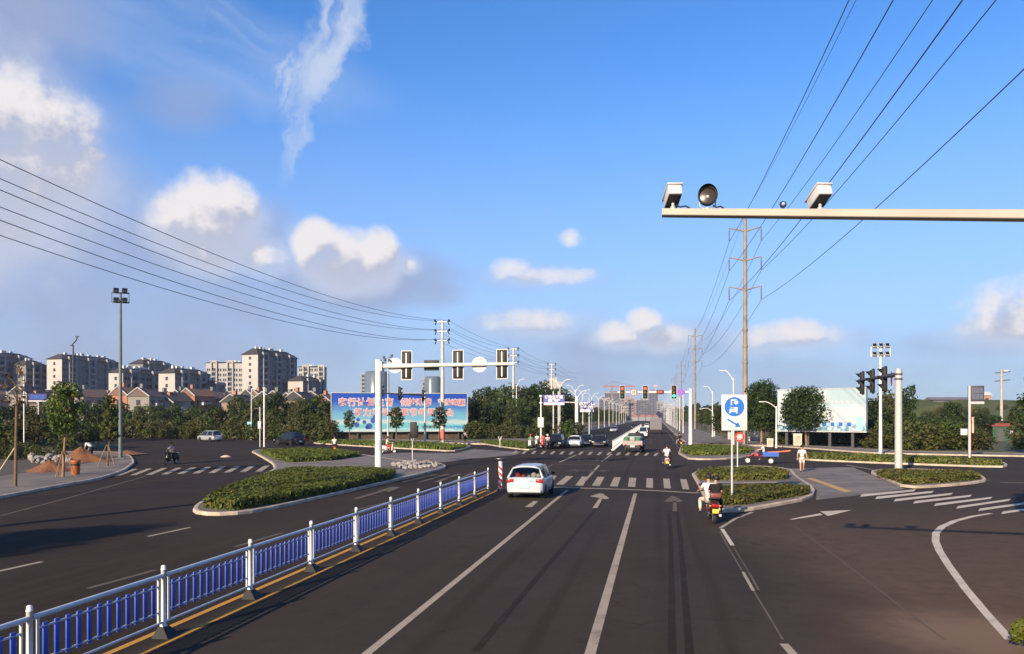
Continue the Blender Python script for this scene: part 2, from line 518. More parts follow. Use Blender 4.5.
M_RUST = mat('weathered_steel', (.235, .19, .155), .7, .1, var=.22, vscale=.7, dirt=.35)
M_BEAM = mat('beam_paint', (.38, .34, .29), .5, var=.08, vscale=.8, dirt=.18)
M_GLASS = mat('dark_glass', (.010, .013, .016), .06, spec=.7)
M_CHROME = mat('chrome', (.6, .6, .6), .2, 1.0)
M_RED = mat('red', (.48, .03, .022), .45)
M_ORANGE = mat('orange', (.30, .085, .025), .55, dirt=.2)
M_GREEN = mat('green', (.012, .055, .026), .6)
M_WOOD = mat('bark', (.12, .075, .045), .9, var=.25, vscale=5, bump=.5)
M_WOODL = mat('bark_pale', (.21, .13, .075), .9, var=.25, vscale=5, bump=.5)
M_TAIL = mat('tail_lamp', (.30, .012, .010), .18, coat=.5)
M_AMBER = mat('amber', (.65, .22, .02), .2)
M_LAMP = mat('lamp_glass', (.38, .40, .42), .12, coat=.5)
M_SIGNB = mat('sign_blue', (.010, .115, .44), .35)
M_SIGNW = mat('sign_white', (.52, .52, .51), .4, var=.04)
M_STONE = mat('rubble', (.26, .24, .22), .9, var=.3, vscale=2)
M_SKIN = mat('skin', (.42, .235, .155), .55)
M_HAIR = mat('hair', (.012, .010, .010), .6)
M_WIRE = mat('wire', (.045, .05, .065), .5)
L_HEDGE = leaf_mat('hedge_leaf', (.072, .106, .013), (.150, .178, .024), (.20, .14, .035), .05)
L_HEDGE2 = leaf_mat('hedge_leaf_rusty', (.074, .095, .015), (.150, .155, .026), (.20, .11, .035), .10)
L_DARK = leaf_mat('tree_leaf_dark', (.015, .030, .007), (.042, .062, .013))
L_MID = leaf_mat('tree_leaf', (.027, .048, .010), (.074, .096, .019))
L_YOUNG = leaf_mat('tree_leaf_young', (.040, .072, .010), (.100, .130, .024), (.13, .10, .02), .05)
L_OLIVE = leaf_mat('tree_leaf_olive', (.040, .050, .012), (.094, .097, .024), (.11, .07, .025), .10)
L_BUSH = leaf_mat('bush_leaf', (.029, .045, .010), (.076, .086, .019), (.10, .065, .022), .08)
# ================================================================== the setting
def mesh_flat(name, poly, z, m):
    b = MB(); b.flat(poly, z)
    # make it face up
    o = b.build(name, m)
    if o.data.polygons[0].normal.z < 0: o.data.flip_normals()
    return struct(o)

b = MB(); b.flat([(-3500, -400), (3500, -400), (3500, 4500), (-3500, 4500)], -.03)
struct(b.build('ground', M_EARTH))

road_poly = [(-22.6, -60), (-23.6, 0), (-26.2, 20)] + GP([(0, 499), (50, 489), (100, 480), (125, 471.5), (135, 463.5), (132, 457.5), (122, 453)]) + \
    [(-62, 72), (-190, 132), (-190, 200), (-110, 149.5), (-82, 134), (-60, 121), (-48.5, 115), (-30, 106), (-21, 101), (-17.5, 104), (-17, 112), (-17, 1600), (3.3, 1600), (3.3, 130), (3.6, 112), (6.5, 106)] + \
    [(14, 101), (21, 82.5), (31, 79.5), (80, 68), (80, 22), (22, 19), (12, 17.5), (8, 15.5), (6.4, 12.6), (5.8, 9), (5.6, -60)]
mesh_flat('road', road_poly, 0.0, M_ASPH)

def kerbed(name, poly, h=.13, kw=.16, top=M_PAVE):
    """a raised piece of ground with its kerb; poly is the outer line of the kerb"""
    n = len(poly)
    area = sum(poly[i][0] * poly[(i + 1) % n][1] - poly[(i + 1) % n][0] * poly[i][1] for i in range(n))
    if area < 0: poly = poly[::-1]
    # round the corners off a little
    pp = []
    for i in range(n):
        a, q, c = Vector(poly[i - 1]), Vector(poly[i]), Vector(poly[(i + 1) % n])
        la, lc = (a - q).length, (c - q).length
        pp += [tuple(q + (a - q) * min(.28, 1.2 / la)), tuple(q + (c - q) * min(.28, 1.2 / lc))]
    poly = pp; n = len(poly)
    inner = []
    for i in range(n):
        a, q, c = Vector(poly[i - 1]), Vector(poly[i]), Vector(poly[(i + 1) % n])
        t = ((q - a).normalized() + (c - q).normalized()).normalized()
        inner.append((q.x - t.y * kw, q.y + t.x * kw))
    b = MB(); b.flat(inner, h - .012)
    o = struct(b.build(name, top))
    if o.data.polygons[0].normal.z < 0: o.data.flip_normals()
    k = MB()
    bv = .03
    lines = [(poly, -.02), (poly, h - bv), ([tuple(Vector(p).lerp(Vector(q), bv / kw)) for p, q in zip(poly, inner)], h), (inner, h), (inner, h - .04)]
    vs, fs = [], []
    for L, z in lines: vs += [(p[0], p[1], z) for p in L]
    for j in range(len(lines) - 1):
        for i in range(n):
            a, c = j * n + i, j * n + (i + 1) % n
            fs.append((a, c, c + n, a + n))
    k.add(vs, fs)
    k.build('kerb', M_KERB, o)
    return o

# pavements and traffic islands
PAV_L = GP([(0, 499), (50, 489), (100, 480), (125, 471.5), (135, 463.5), (132, 457.5), (122, 453)])
kerbed('pavement_left', [(-22.5, -60), (-23.5, 0), (-26.1, 20)] + PAV_L + [(-62, 72), (-120, 99), (-120, -60)])
kerbed('pavement_far_left', [(-190, 200.4), (-110, 149.9), (-82, 134.4), (-60, 121.4), (-48.5, 115.4), (-30, 106.4), (-21, 101.4), (-17.9, 104), (-17.4, 112), (-17.4, 900), (-25, 900), (-25, 112), (-49, 122), (-113, 156), (-193, 207)], top=M_PAVE)
kerbed('pavement_far_right', [(3.7, 900), (3.7, 130), (4, 112.4), (6.7, 106.4), (14.4, 101.4), (21.2, 82.9), (31.2, 79.9), (80, 68.4), (80, 74), (33, 85), (24, 89), (17, 106), (11, 128), (10.5, 900)])
kerbed('pavement_right', [(80, 21.6), (22, 18.6), (12, 17.1), (8.3, 15.1), (6.6, 13.0), (5.5, 12.4), (4.9, 11.6), (4.7, 9), (4.6, -60), (80, -60)])
ISL = kerbed('traffic_island_left', GP([(191, 510.5), (198, 515.5), (228, 516), (262, 512), (300, 503.5), (340, 494.5), (385, 484), (420, 475.5), (444, 469.5), (447, 466.5), (435, 463.5), (400, 461.5), (362, 455.5), (340, 451), (300, 449), (262, 449.8), (251, 452), (262, 458), (272, 464), (275, 470), (262, 476), (235, 486), (205, 501)]))
ISR = kerbed('traffic_island_right', GP([(691, 474), (697, 484), (703, 497), (711, 508), (720, 512.8), (745, 512), (775, 506.5), (812, 499.5), (816, 490), (797, 478), (791, 470), (760, 467), (720, 468)]))
ISR2 = kerbed('traffic_island_far_right', GP([(868, 473), (905, 488.8), (940, 487.5), (984, 483), (987, 480), (975, 473.5), (930, 470.5), (880, 470.5)]))
ISR3 = kerbed('verge_right', GP([(797, 460), (850, 462.5), (900, 464.5), (1000, 468), (1009, 466.5), (1003, 463), (930, 458), (860, 455.3), (806, 455)]), top=M_GRASS)
ISR4 = kerbed('verge_far_right', GP([(678, 454), (689, 460), (720, 460), (748, 457.5), (758, 453), (763, 448.5), (740, 444.5), (700, 443), (682, 445)]), top=M_PAVE)
ISL2 = kerbed('verge_left', GP([(312, 443.6), (360, 446.6), (420, 450), (452, 451.8), (463, 450), (472, 446.5), (430, 443.2), (330, 440.2)]), top=M_GRASS)
ISL3 = kerbed('verge_centre', GP([(476, 443), (500, 447.2), (527, 450.5), (535, 450), (541, 446), (536, 442.6), (500, 440.6), (484, 441)]), top=M_GRASS)
mesh_flat('paved_crossing_right', GP([(790, 468.5), (852, 467), (868, 473.4), (905, 489), (860, 495), (816, 500), (817, 490), (798, 478)]), .004, M_PAVE)
mesh_flat('paved_crossing_left', GP([(366, 456), (400, 452.5), (455, 453.3), (474, 449), (522, 452), (515, 455), (470, 459), (438, 463), (402, 461)]), .004, M_PAVE)

def _dirt(h, p, b, nt):
    n = h.noise(p, 1.3, 6, .65); n2 = h.noise(p, 7, 5, .7)
    c = h.mix(h.ramp(n, .3, .7), (.050, .034, .022), (.085, .060, .040))
    c = h.mix(h.m('MULTIPLY', h.ramp(n2, .45, .7), .6), c, (.030, .030, .014))
    nt.links.new(c, b.inputs['Base Color']); b.inputs['Roughness'].default_value = .95
M_DIRT = ground_mat('bare_soil', _dirt)
mesh_flat('bare_soil', GP([(-60, 484), (-10, 479.5), (40, 472.5), (72, 467), (96, 463.5), (112, 460), (118, 457.6), (100, 455.6), (50, 458), (0, 461), (-60, 465)]), .124, M_DIRT)
# hills: the grassed bank at the right and the earth bank at the left
def bank(name, pts, width, h, m, seed, seg=10):
    """a long rounded mound along pts"""
    rr = random.Random(seed)
    b = MB(); vs, fs = [], []
    n = 40
    P = [Vector(p) for p in pts]
    for i in range(n + 1):
        t = i / n * (len(P) - 1); k = min(int(t), len(P) - 2); q = P[k].lerp(P[k + 1], t - k)
        tg = (P[k + 1] - P[k]).normalized(); o = Vector((-tg.y, tg.x))
        e = min(1, i / 5, (n - i) / 5)
        hh = h * (.85 + .3 * rr.random()) * math.sin(e * math.pi / 2)
        for j in range(seg + 1):
            s = j / seg
            z = hh * math.sin(math.pi * s) ** .7 + (rr.uniform(-.12, .12) * h * .35 if 0 < j < seg else 0)
            p = q + o * (s - .5) * width
            vs.append((p.x, p.y, max(-.05, z - .05)))
    for i in range(n):
        for j in range(seg):
            a = i * (seg + 1) + j
            fs.append((a, a + seg + 1, a + seg + 2, a + 1))
    b.add(vs, fs, True)
    return b.build(name, m)
struct(bank('hill_right', [ray(1250, 150), ray(1040, 175), ray(960, 190), ray(880, 210), ray(830, 240)], 70, 6.9, M_GRASS, 4))
struct(bank('earth_bank_left', [(-140, 92), (-100, 86), (-80, 82), (-63, 80)], 15, 1.5, M_EARTH, 5))

# ------------------------------------------------------------------ painted markings, one object each kind and place
ZM = .005
def marking(name, polys, m, z=ZM):
    b = MB()
    for p in polys: b.flat(p, z)
    o = b.build(name, m)
    for f in o.data.polygons:
        if f.normal.z < 0: f.flip()
    return struct(o)
def lane_line(name, pts, w, m=M_LINE, z=ZM):
    b = MB(); b.strip(pts, w, z)
    o = b.build(name, m)
    for f in o.data.polygons:
        if f.normal.z < 0: f.flip()
    return struct(o)
XL1, XL2, XR = -4.34, -1.0, 2.02
lane_line('lane_line', [(XL1, -20), (XL1, 39.3)], .15)
lane_line('lane_line', [(XL2, -20), (XL2, 38.0)], .17)
# stop line
lane_line('stop_line', GP([(548, 487.2), (600, 488.6), (650, 490.4), (699, 493.2)]), .32)
# zebra crossings: every bar a piece of its crossing
def zebra(name, bars, m=M_LINE):
    root = struct(thing(name, None, None))
    for p in bars:
        q = GP(p)
        b = MB(); b.flat(q, ZM + .004)
        o = b.build('bar', m, root)
        if o.data.polygons[0].normal.z < 0: o.data.flip_normals()
    return root
def lerp(a, b, t): return (a[0] + (b[0] - a[0]) * t, a[1] + (b[1] - a[1]) * t)
zb = []
for (x0, x1, yb, x2, x3, yt) in [(236, 262, 122, 262, 290, 80), (285, 325, 126, 340, 375, 82), (385, 425, 131, 420, 450, 85), (470, 510, 132, 500, 535, 86), (562, 602, 135, 585, 618, 88), (655, 692, 137, 662, 698, 91), (748, 783, 142, 750, 783, 93), (840, 875, 145, 835, 868, 95), (935, 970, 150, 922, 955, 98)]:
    s = 5.12
    zb.append([(500 + x0 / s, 460 + yb / s), (500 + x1 / s, 460 + yb / s + .3), (500 + x3 / s, 460 + yt / s + .3), (500 + x2 / s, 460 + yt / s)])
zebra('zebra_crossing', zb, M_LINE)
zl = []
for i in range(11):
    t = i / 10
    a = lerp((102, 476.2), (258.5, 471.8), t); c = lerp((121, 469.4), (267.5, 465.6), t)
    zl.append([(a[0] - 3.6, a[1]), (a[0] + 3.0, a[1] - .1), (c[0] + 2.6, c[1] - .1), (c[0] - 3.2, c[1])])
zebra('zebra_crossing', zl, M_LINE)
zr = []
for (a, c) in [((860, 495.7), (914, 490.5)), ((875, 498), (932, 492)), ((893.6, 500.4), (951, 494)), ((913, 502.5), (970, 496)), ((933.7, 505), (990.5, 498)), ((956, 507.6), (1009, 500)), ((978, 510), (1031, 502.5)), ((1001, 513), (1056, 505)), ((1027, 516), (1083, 507.5))]:
    zr.append([(a[0], a[1] + 1.3), (a[0] + 2, a[1] - 1.3), (c[0] + 2, c[1] - 1.1), (c[0], c[1] + 1.0)])
zebra('zebra_crossing', zr, M_LINEW)
zf = []
for i in range(16):
    x = 505 + i * 9.4
    y = 452.0 + (x - 505) * .016
    zf.append([(x + 7, y + 1.6), (x + 10, y + 1.7), (x + 13, y - 1.2), (x + 10, y - 1.3)])
zebra('zebra_crossing', zf, M_LINE)
zc = []
for i in range(4):
    a = lerp((402, 482.3), (452, 482.4), i / 3); c = lerp((436, 474.5), (472, 473.2), i / 3)
    zc.append([(a[0] - 2, a[1]), (a[0] + 3.4, a[1]), (c[0] + 2.5, c[1]), (c[0] - 2.5, c[1])])
zebra('zebra_crossing', zc, M_LINEF)
# arrows
def arrow(shaft, head, m=M_LINE):
    marking('lane_arrow', [GP(shaft), GP(head)], m, ZM + .008)
arrow([(592.5, 508.3), (597.5, 508.3), (602.5, 498.6), (599.5, 498.2)], [(590, 496.6), (594.5, 497.2), (606, 499.6), (609.5, 498.6), (603, 494.2), (599, 493.6)])
arrow([(672.3, 511.6), (677.2, 511.6), (676.5, 501.6), (673.3, 501.4)], [(664, 501.8), (667.5, 502.2), (680, 502.4), (683, 501.6), (676, 497), (671.5, 496)], M_LINEF)
arrow([(789, 519.6), (793, 519.9), (823, 515.2), (820, 513.7)], [(820, 511.7), (828, 516.3), (852, 510.3)], M_LINEW)
arrow([(352, 499), (358, 499.3), (385, 491.4), (381, 490.8)], [(377, 491), (390, 492), (401, 487.2), (392, 487)], M_LINEF)
marking('lane_arrow', [GP([(525, 507), (532, 507.2), (538, 501.3), (533.5, 501.2)])], M_LINE)
# left edge and broken lines of the left carriageway
lane_line('edge_line', GP([(-60, 533), (0, 516), (70, 497.5), (137, 478.8), (146, 476)]), .13, M_LINEF)
for a, c, m in [((148, 536.5), (190, 527.5), M_LINE), ((-2, 571.5), (42, 561.8), M_LINE), ((-120, 600), (-70, 588), M_LINE), ((88, 588.5), (156, 570), M_LINEF), ((235, 547), (282, 533), M_LINEF), ((352, 511), (388, 502), M_LINEF), ((300, 503), (326, 497), M_LINEF)]:
    lane_line('broken_line', [G(*a), G(*c)], .14, m)
for a, c in [((178, 446.5), (194, 446.2)), ((150, 443.8), (163, 443.6)), ((215, 449.5), (232, 449.2)), ((300, 452.5), (330, 452.5))]:
    lane_line('broken_line', [G(*a), G(*c)], .2, M_LINEF)
for a, c in [((905, 468.7), (921, 470.3)), ((958, 479.3), (990, 480.3)), ((1000, 482.2), (1040, 483.4)), ((846, 465), (872, 469.5))]:
    lane_line('broken_line', [G(*a), G(*c)], .18, M_LINE)
# the slip road at the right
lane_line('edge_line', GP([(1010, 640), (985, 612), (965, 588), (949, 566), (939.5, 551), (935.5, 541), (936, 533), (942, 526.8), (955, 521), (972, 516.6), (991, 513.4)]), [.15, .16, .17, .18, .19, .2, .21, .22, .22, .2, .16], M_LINEW)
lane_line('broken_line', GP([(784, 644), (800, 662)]), .14, M_LINE)
lane_line('broken_line', GP([(743, 572), (753.5, 591)]), .07, M_LINE)
lane_line('broken_line', GP([(748.5, 572), (759, 590.5)]), .05, M_LINEF)
lane_line('broken_line', GP([(722, 529), (732.5, 545.5)]), .12, M_LINEW)
lane_line('broken_line', GP([(720, 532), (727, 545.5)]), .05, M_LINEF)
lane_line('broken_line', GP([(727.5, 546), (742, 570.5)]), .04, M_LINEF)
lane_line('broken_line', GP([(754.2, 592), (770, 618), (783, 640)]), .04, M_LINEF)
lane_line('broken_line', GP([(733.5, 547), (748, 571)]), .03, M_LINEF)
for pts_ in ([(.45, 31), (.40, 24), (.22, 12), (.15, 6)], [(.74, 31), (.68, 24), (.48, 12), (.40, 6)], [(-2.3, 33), (-2.6, 20), (-2.75, 12)]):
    lane_line('tyre_mark', pts_, .13, ground_mat('tyre_mark', _paint((.026, .0190, .0150), .6)), .0025)
lane_line('edge_line', GP([(720.5, 528.2), (735, 519), (752.5, 512.3)]), .13, M_LINE, ZM + .004)
marking('tactile_strip', [GP([(806, 478.3), (812, 478), (852, 491.5), (845, 492.5)])], mat('tactile_yellow', (.46, .28, .10), .8, var=.15), .010)
# yellow pair along the fence and beyond the junction
YE = 39.0
for dx, w in ((-8.22, .13), (-7.72, .12)):
    lane_line('centre_line', [(dx, -20), (dx, YE)], w, M_YEL, ZM)
# waiting box for turning traffic in the junction
lane_line('broken_line', GP([(585, 481), (599, 465.5)]), .16, M_LINE, ZM + .012)
lane_line('broken_line', GP([(602, 461.5), (612, 454)]), .16, M_LINE)
lane_line('broken_line', GP([(559.5, 462.3), (576, 455)]), .16, M_LINE)
lane_line('broken_line', GP([(553, 464.2), (598, 465)]), .18, M_LINEF)
lane_line('broken_line', GP([(545, 468.5), (553, 464.5)]), .16, M_LINEF)
# lanes beyond the junction
for y0 in range(112, 420, 14):
    lane_line('broken_line', [(-.9, y0), (-.9, y0 + 6)], .15, M_LINEF)
    for x in (-8.2, -11.6, -14.8): lane_line('broken_line', [(x, y0), (x, y0 + 6)], .15, M_LINEF)
lane_line('edge_line', [(2.5, 84), (2.6, 700)], .15, M_LINEF)
lane_line('stop_line', GP([(522, 450.0), (612, 450.8)]), .35, M_LINEF)

# ------------------------------------------------------------------ text as mesh
def text_mesh(s, size=1.0, bold=0.0, align='LEFT'):
    c = bpy.data.curves.new('txt', 'FONT')
    c.body = s; c.size = size; c.align_x = align; c.offset = bold; c.resolution_u = 2; c.fill_mode = 'FRONT'
    o = bpy.data.objects.new('txt', c); COL.objects.link(o)
    dg = bpy.context.evaluated_depsgraph_get()
    me = bpy.data.meshes.new_from_object(o.evaluated_get(dg))
    bpy.data.objects.remove(o); bpy.data.curves.remove(c)
    return me
def lettering(name, s, size, m, parent, M, bold=0.0, align='LEFT', w=None):
    """flat text mesh laid by matrix M; w stretches it to that width"""
    me = text_mesh(s, size, bold, align)
    if w and len(me.vertices):
        xs = [v.co.x for v in me.vertices]; k = w / max(1e-6, max(xs) - min(xs)); x0 = min(xs)
        for v in me.vertices: v.co.x = (v.co.x - x0) * k
    me.transform(M)
    me.materials.clear(); me.materials.append(m)
    return obj(name, me, parent)
UPRIGHT = Matrix.Rotation(R(90), 4, 'X')      # text facing -Y
# characters on the road in the waiting boxes
for (px, py, s) in [((563.5, 464.0)[0], 471.5, '左转'), (574, 461.0, '待转')]:
    x, y = G(px, py)
    me = text_mesh(s, 1.5, .02)
    me.transform(Matrix.Translation((x, y, ZM + .016)) @ Matrix.Scale(1.5, 4, (0, 1, 0)))
    me.materials.clear(); me.materials.append(M_LINEF)
    struct(obj('road_lettering', me))

# ------------------------------------------------------------------ foliage
def leaf_quads(b, pts, size, rr, up=.25):
    """pts: (position, outward normal)"""
    for p, nrm in pts:
        n = (Vector(nrm) + Vector((rr.uniform(-1, 1), rr.uniform(-1, 1), rr.uniform(-1, 1) + up)) * .9).normalized()
        t = n.orthogonal().normalized()
        a = rr.uniform(0, 6.28)
        u = (t * math.cos(a) + n.cross(t) * math.sin(a)); v = n.cross(u)
        s = size * rr.uniform(.6, 1.35); w = s * rr.uniform(.45, .75)
        P = Vector(p)
        b.add([P - u * s * .5, P + v * w * .5 - n * s * .06, P + u * s * .5, P - v * w * .5 - n * s * .06], [(0, 1, 2, 3)])
def crown_points(rr, clumps, n):
    tot = sum(c[1] ** 2 for c in clumps); out = []
    for (c, r, sq) in clumps:
        for _ in range(max(4, int(n * r * r / tot))):
            d = Vector((rr.gauss(0, 1), rr.gauss(0, 1), rr.gauss(0, 1))).normalized()
            k = r * (1 - .55 * rr.random() ** 2.2) * rr.uniform(.9, 1.12)
            out.append((Vector(c) + Vector((d.x * k, d.y * k, d.z * k * sq)), d))
    return out
def make_tree_meshes(seed, h, trunk_h, rad, n, size, leaf, bark=M_WOOD, shape='round', trunk_r=.12, nclump=26, gap=1.0):
    """returns trunk mesh and crown mesh, base at the origin"""
    rr = random.Random(seed)
    b = MB()
    lean = (rr.uniform(-.03, .03) * h, rr.uniform(-.03, .03) * h)
    top = (lean[0] * 1.5, lean[1] * 1.5, h * .86)
    b.tube([(0, 0, -.1), (0, 0, .12), (lean[0] * .5, lean[1] * .5, trunk_h * .6), (lean[0], lean[1], trunk_h), top], [trunk_r * 1.35, trunk_r, trunk_r * .85, trunk_r * .72, trunk_r * .18], 7)
    clumps = []
    ch = h - trunk_h
    for i in range(nclump):
        t = (i + rr.random()) / nclump
        if shape == 'round': w = math.sin(math.pi * min(1, .10 + .86 * t)) ** .65
        elif shape == 'cone': w = (1 - t) * .9 + .18
        else: w = math.sin(math.pi * min(1, .16 + .78 * t)) ** .5 * .9
        a = i * 2.4 + rr.uniform(-.5, .5)
        q = rad * w * math.sqrt(rr.uniform(.12, 1.0)) * .78
        z = trunk_h + ch * (.08 + .86 * t)
        c = (lean[0] + q * math.cos(a), lean[1] + q * math.sin(a), z)
        r = rad * rr.uniform(.26, .42) * gap
        clumps.append((c, r, .82))
        if i % 2 == 0:
            z0 = max(trunk_h * .75, z - q * .8 - .2)
            b.tube([(lean[0], lean[1], z0), ((lean[0] + c[0]) / 2, (lean[1] + c[1]) / 2, (z0 + z) / 2 + .1), c], [trunk_r * .4, trunk_r * .25, trunk_r * .08], 5, False)
    trunk = b.mesh('trunk', bark)
    k = MB()
    leaf_quads(k, crown_points(rr, clumps, n), size, rr)
    return trunk, k.mesh('crown', leaf)
def plant_tree(meshes, loc, label, name='tree', rz=0.0, s=1.0, group=None, cat='tree'):
    t = thing(name, label, cat, (loc[0], loc[1], loc[2] if len(loc) > 2 else 0.0), rz, group)
    t.scale = s if isinstance(s, tuple) else (s, s, s)
    obj('trunk', meshes[0], t); obj('crown', meshes[1], t)
    return t
def inside(poly, x, y):
    c = False; n = len(poly)
    for i in range(n):
        x1, y1 = poly[i]; x2, y2 = poly[(i + 1) % n]
        if (y1 > y) != (y2 > y) and x < (x2 - x1) * (y - y1) / (y2 - y1) + x1: c = not c
    return c
def hedge(poly, h, dens, size, leaf, label, seed, z0=.10, group=None, name='hedge'):
    """clipped ground-cover hedge on poly: a twiggy core and a coat of leaves"""
    rr = random.Random(seed)
    n = len(poly)
    area = sum(poly[i][0] * poly[(i + 1) % n][1] - poly[(i + 1) % n][0] * poly[i][1] for i in range(n)) / 2
    if area < 0: poly = poly[::-1]
    t = thing(name, label, 'hedge', (poly[0][0], poly[0][1], 0), 0, group)
    ox, oy = poly[0]
    loc = [(p[0] - ox, p[1] - oy) for p in poly]
    cx = sum(p[0] for p in loc) / n; cy = sum(p[1] for p in loc) / n
    core = [(cx + (p[0] - cx) * .97, cy + (p[1] - cy) * .97) for p in loc]
    k = MB(); k.prism(core, z0 - .03, z0 + h * .78); k.build('twigs', mat('hedge_core', (.030, .030, .012), .95, var=.3, vscale=4), t)
    b = MB(); pts = []
    x0, x1 = min(p[0] for p in loc), max(p[0] for p in loc); y0, y1 = min(p[1] for p in loc), max(p[1] for p in loc)
    N = int(abs(area) * dens); tries = 0; got = 0
    ph = [rr.uniform(0, 6.28) for _ in range(4)]
    while got < N and tries < N * 8:
        tries += 1
        x, y = rr.uniform(x0, x1), rr.uniform(y0, y1)
        if not inside(loc, x, y): continue
        wob = .10 * math.sin(x * 1.7 + ph[0]) * math.sin(y * 1.3 + ph[1]) + .07 * math.sin(x * 4.1 + ph[2]) * math.sin(y * 3.7 + ph[3])
        pts.append(((x, y, z0 + h * (.86 + wob + rr.uniform(-.10, .16))), (0, 0, 1))); got += 1
    for i in range(n):
        a, c = Vector(loc[i]), Vector(loc[(i + 1) % n]); L = (c - a).length
        o = Vector(((c - a).y, -(c - a).x)).normalized()
        for _ in range(int(L * h * dens * 1.3)):
            p = a.lerp(c, rr.random()) + o * rr.uniform(-.12, .14)
            pts.append(((p.x, p.y, z0 + h * rr.uniform(.02, .95)), (o.x, o.y, .3)))
    leaf_quads(b, pts, size, rr, .4)
    b.build('foliage', leaf, t)
    return t
HG = 'clipped hedges on the traffic islands'
hedge(GP([(206, 511.5), (236, 513.5), (300, 501.5), (345, 491.8), (388, 481.5), (394, 477.5), (380, 475.5), (340, 474.5), (290, 475.5), (272, 480), (243, 490), (215, 503)]), .42, 190, .15, L_HEDGE, 'large clipped green hedge nearest on the left traffic island, beside the blue fence', 11, group=HG)
hedge(GP([(261, 454.4), (300, 452.3), (340, 453.8), (360, 457.5), (330, 462), (290, 463.8), (279, 461.5)]), .40, 80, .22, L_HEDGE, 'low green hedge behind the large one, at the back of the left traffic island', 12, group=HG)
hedge(GP([(699, 478), (702, 482), (740, 482.8), (784, 481.8), (787, 479), (778, 475.2), (740, 474), (708, 475)]), .40, 140, .17, L_HEDGE2, 'rusty green hedge behind the round blue sign, rear of the two there', 13, group=HG)
hedge(GP([(717, 495.5), (719, 502), (725, 508.5), (745, 507.5), (775, 502), (806, 497.4), (807, 495.4), (795, 493.8), (740, 494)]), .38, 200, .14, L_HEDGE2, 'rusty green hedge around the foot of the round blue sign, front of the two there', 14, group=HG)
hedge(GP([(878, 477.5), (906, 486.6), (940, 485.3), (979, 481.5), (972, 478.2), (930, 476.6), (890, 476.4)]), .36, 130, .18, L_HEDGE2, 'rusty green hedge around the foot of the thick grey signal post', 15, group=HG)
hedge(GP([(801, 459.6), (850, 462), (900, 464), (998, 467.2), (1001, 465.2), (930, 461), (860, 458.4), (808, 457.6)]), .36, 60, .24, L_HEDGE2, 'long thin hedge strip at the far side of the right hand road', 16, group=HG)
hedge(GP([(682, 453), (691, 456.5), (720, 456.5), (744, 454.8), (753, 452), (735, 449), (700, 448), (684, 449)]), .34, 60, .26, L_HEDGE, 'low hedge round the foot of the far white signal mast', 17, group=HG)
hedge(GP([(318, 443.8), (360, 446.2), (420, 449.4), (450, 451), (460, 449.6), (466, 447.4), (430, 445), (332, 441.8)]), .28, 34, .34, L_HEDGE, 'long low hedge strip in front of the blue billboard', 18, group=HG)
hedge(GP([(482, 443.6), (502, 447), (526, 449.8), (533, 449.2), (538, 446.6), (533, 444.2), (500, 442.6)]), .28, 38, .32, L_HEDGE, 'low hedge strip beside the waiting motorcycles', 19, group=HG)
# paved path with its own kerb line between the two right hand beds
b = MB(); b.strip(GP([(703, 485.6), (740, 486.6), (788, 485.4)]), .34, 0.19); o = b.build('kerb', M_KERB, ISR)
for f_ in o.data.polygons:
    if f_.normal.z < 0: f_.flip()
# seams in the asphalt of the slip road
lane_line('asphalt_seam', GP([(795, 527), (830, 552), (860, 575), (905, 610), (945, 640)]), .035, ground_mat('seam', _paint((.115, .090, .073), .8)), .003)
lane_line('asphalt_seam', GP([(945, 585), (990, 589), (1040, 594)]), .06, MATS['seam'], .003)
hedge([(-160, 184), (-110, 152.5), (-82, 137), (-62, 126.4), (-61, 128.5), (-81, 140), (-110, 156), (-160, 188)], .8, 18, .5, L_OLIVE, 'yellowish shrub border along the far kerb of the left road', 20, group=HG)
# ================================================================== fences
def make_fence():
    FX = -7.97
    f = thing('median_fence', 'white tubular median fence with blue bars running beside the near lanes', 'fence', (FX, 11.9, 0))
    SP = 2.85
    p = MB()
    p.lathe([(.058, .16), (.058, .19), (.040, .2), (.040, 1.09), (.045, 1.092), (.045, 1.105), (.040, 1.11), (.038, 1.155), (.022, 1.17), (0, 1.172)], 14)
    p_me = p.mesh('post', M_WHITE)
    q = MB(); a, c = .11, .06
    vs = [(-a * 1.0, -a * 1.5, 0), (a * 2.1, -a * 1.5, 0), (a * 2.1, a * 1.5, 0), (-a * 1.0, a * 1.5, 0), (-c, -c, .17), (c, -c, .17), (c, c, .17), (-c, c, .17)]
    q.add(vs, [(0, 3, 2, 1), (4, 5, 6, 7), (0, 1, 5, 4), (1, 2, 6, 5), (2, 3, 7, 6), (3, 0, 4, 7)])
    q_me = q.mesh('foot', M_BLACK)
    r = MB()
    r.tube([(0, .045, 1.0), (0, SP - .045, 1.0)], .036, 10)
    r.tube([(0, .14, .84), (0, SP - .14, .84)], .016, 8)
    r.tube([(0, .14, .42), (0, SP - .14, .42)], .016, 8)
    r.tube([(0, .045, .235), (0, SP - .045, .235)], .022, 8)
    r_me = r.mesh('rail_frame', M_WHITE2)
    u = MB(); u.tube([(0, 0, .235), (0, 0, 1.0)], .020, 8); u_me = u.mesh('upright', M_WHITE)
    bb = MB(); bb.box((0, 0, .63), (.028, .086, .52), .008); b_me = bb.mesh('bar', M_BLUE)
    for k in range(-4, 10):
        y = k * SP
        po = obj('post', p_me, f, (0, y, 0)); obj('foot', q_me, po)
        if k < 9:
            pn = obj('panel', r_me, f, (0, y, 0))
            obj('upright', u_me, pn, (0, .14, 0)); obj('upright', u_me, pn, (0, SP - .14, 0))
            for i in range(12): obj('bar', b_me, pn, (0, .27 + i * (SP - .54) / 11, 0))
make_fence()
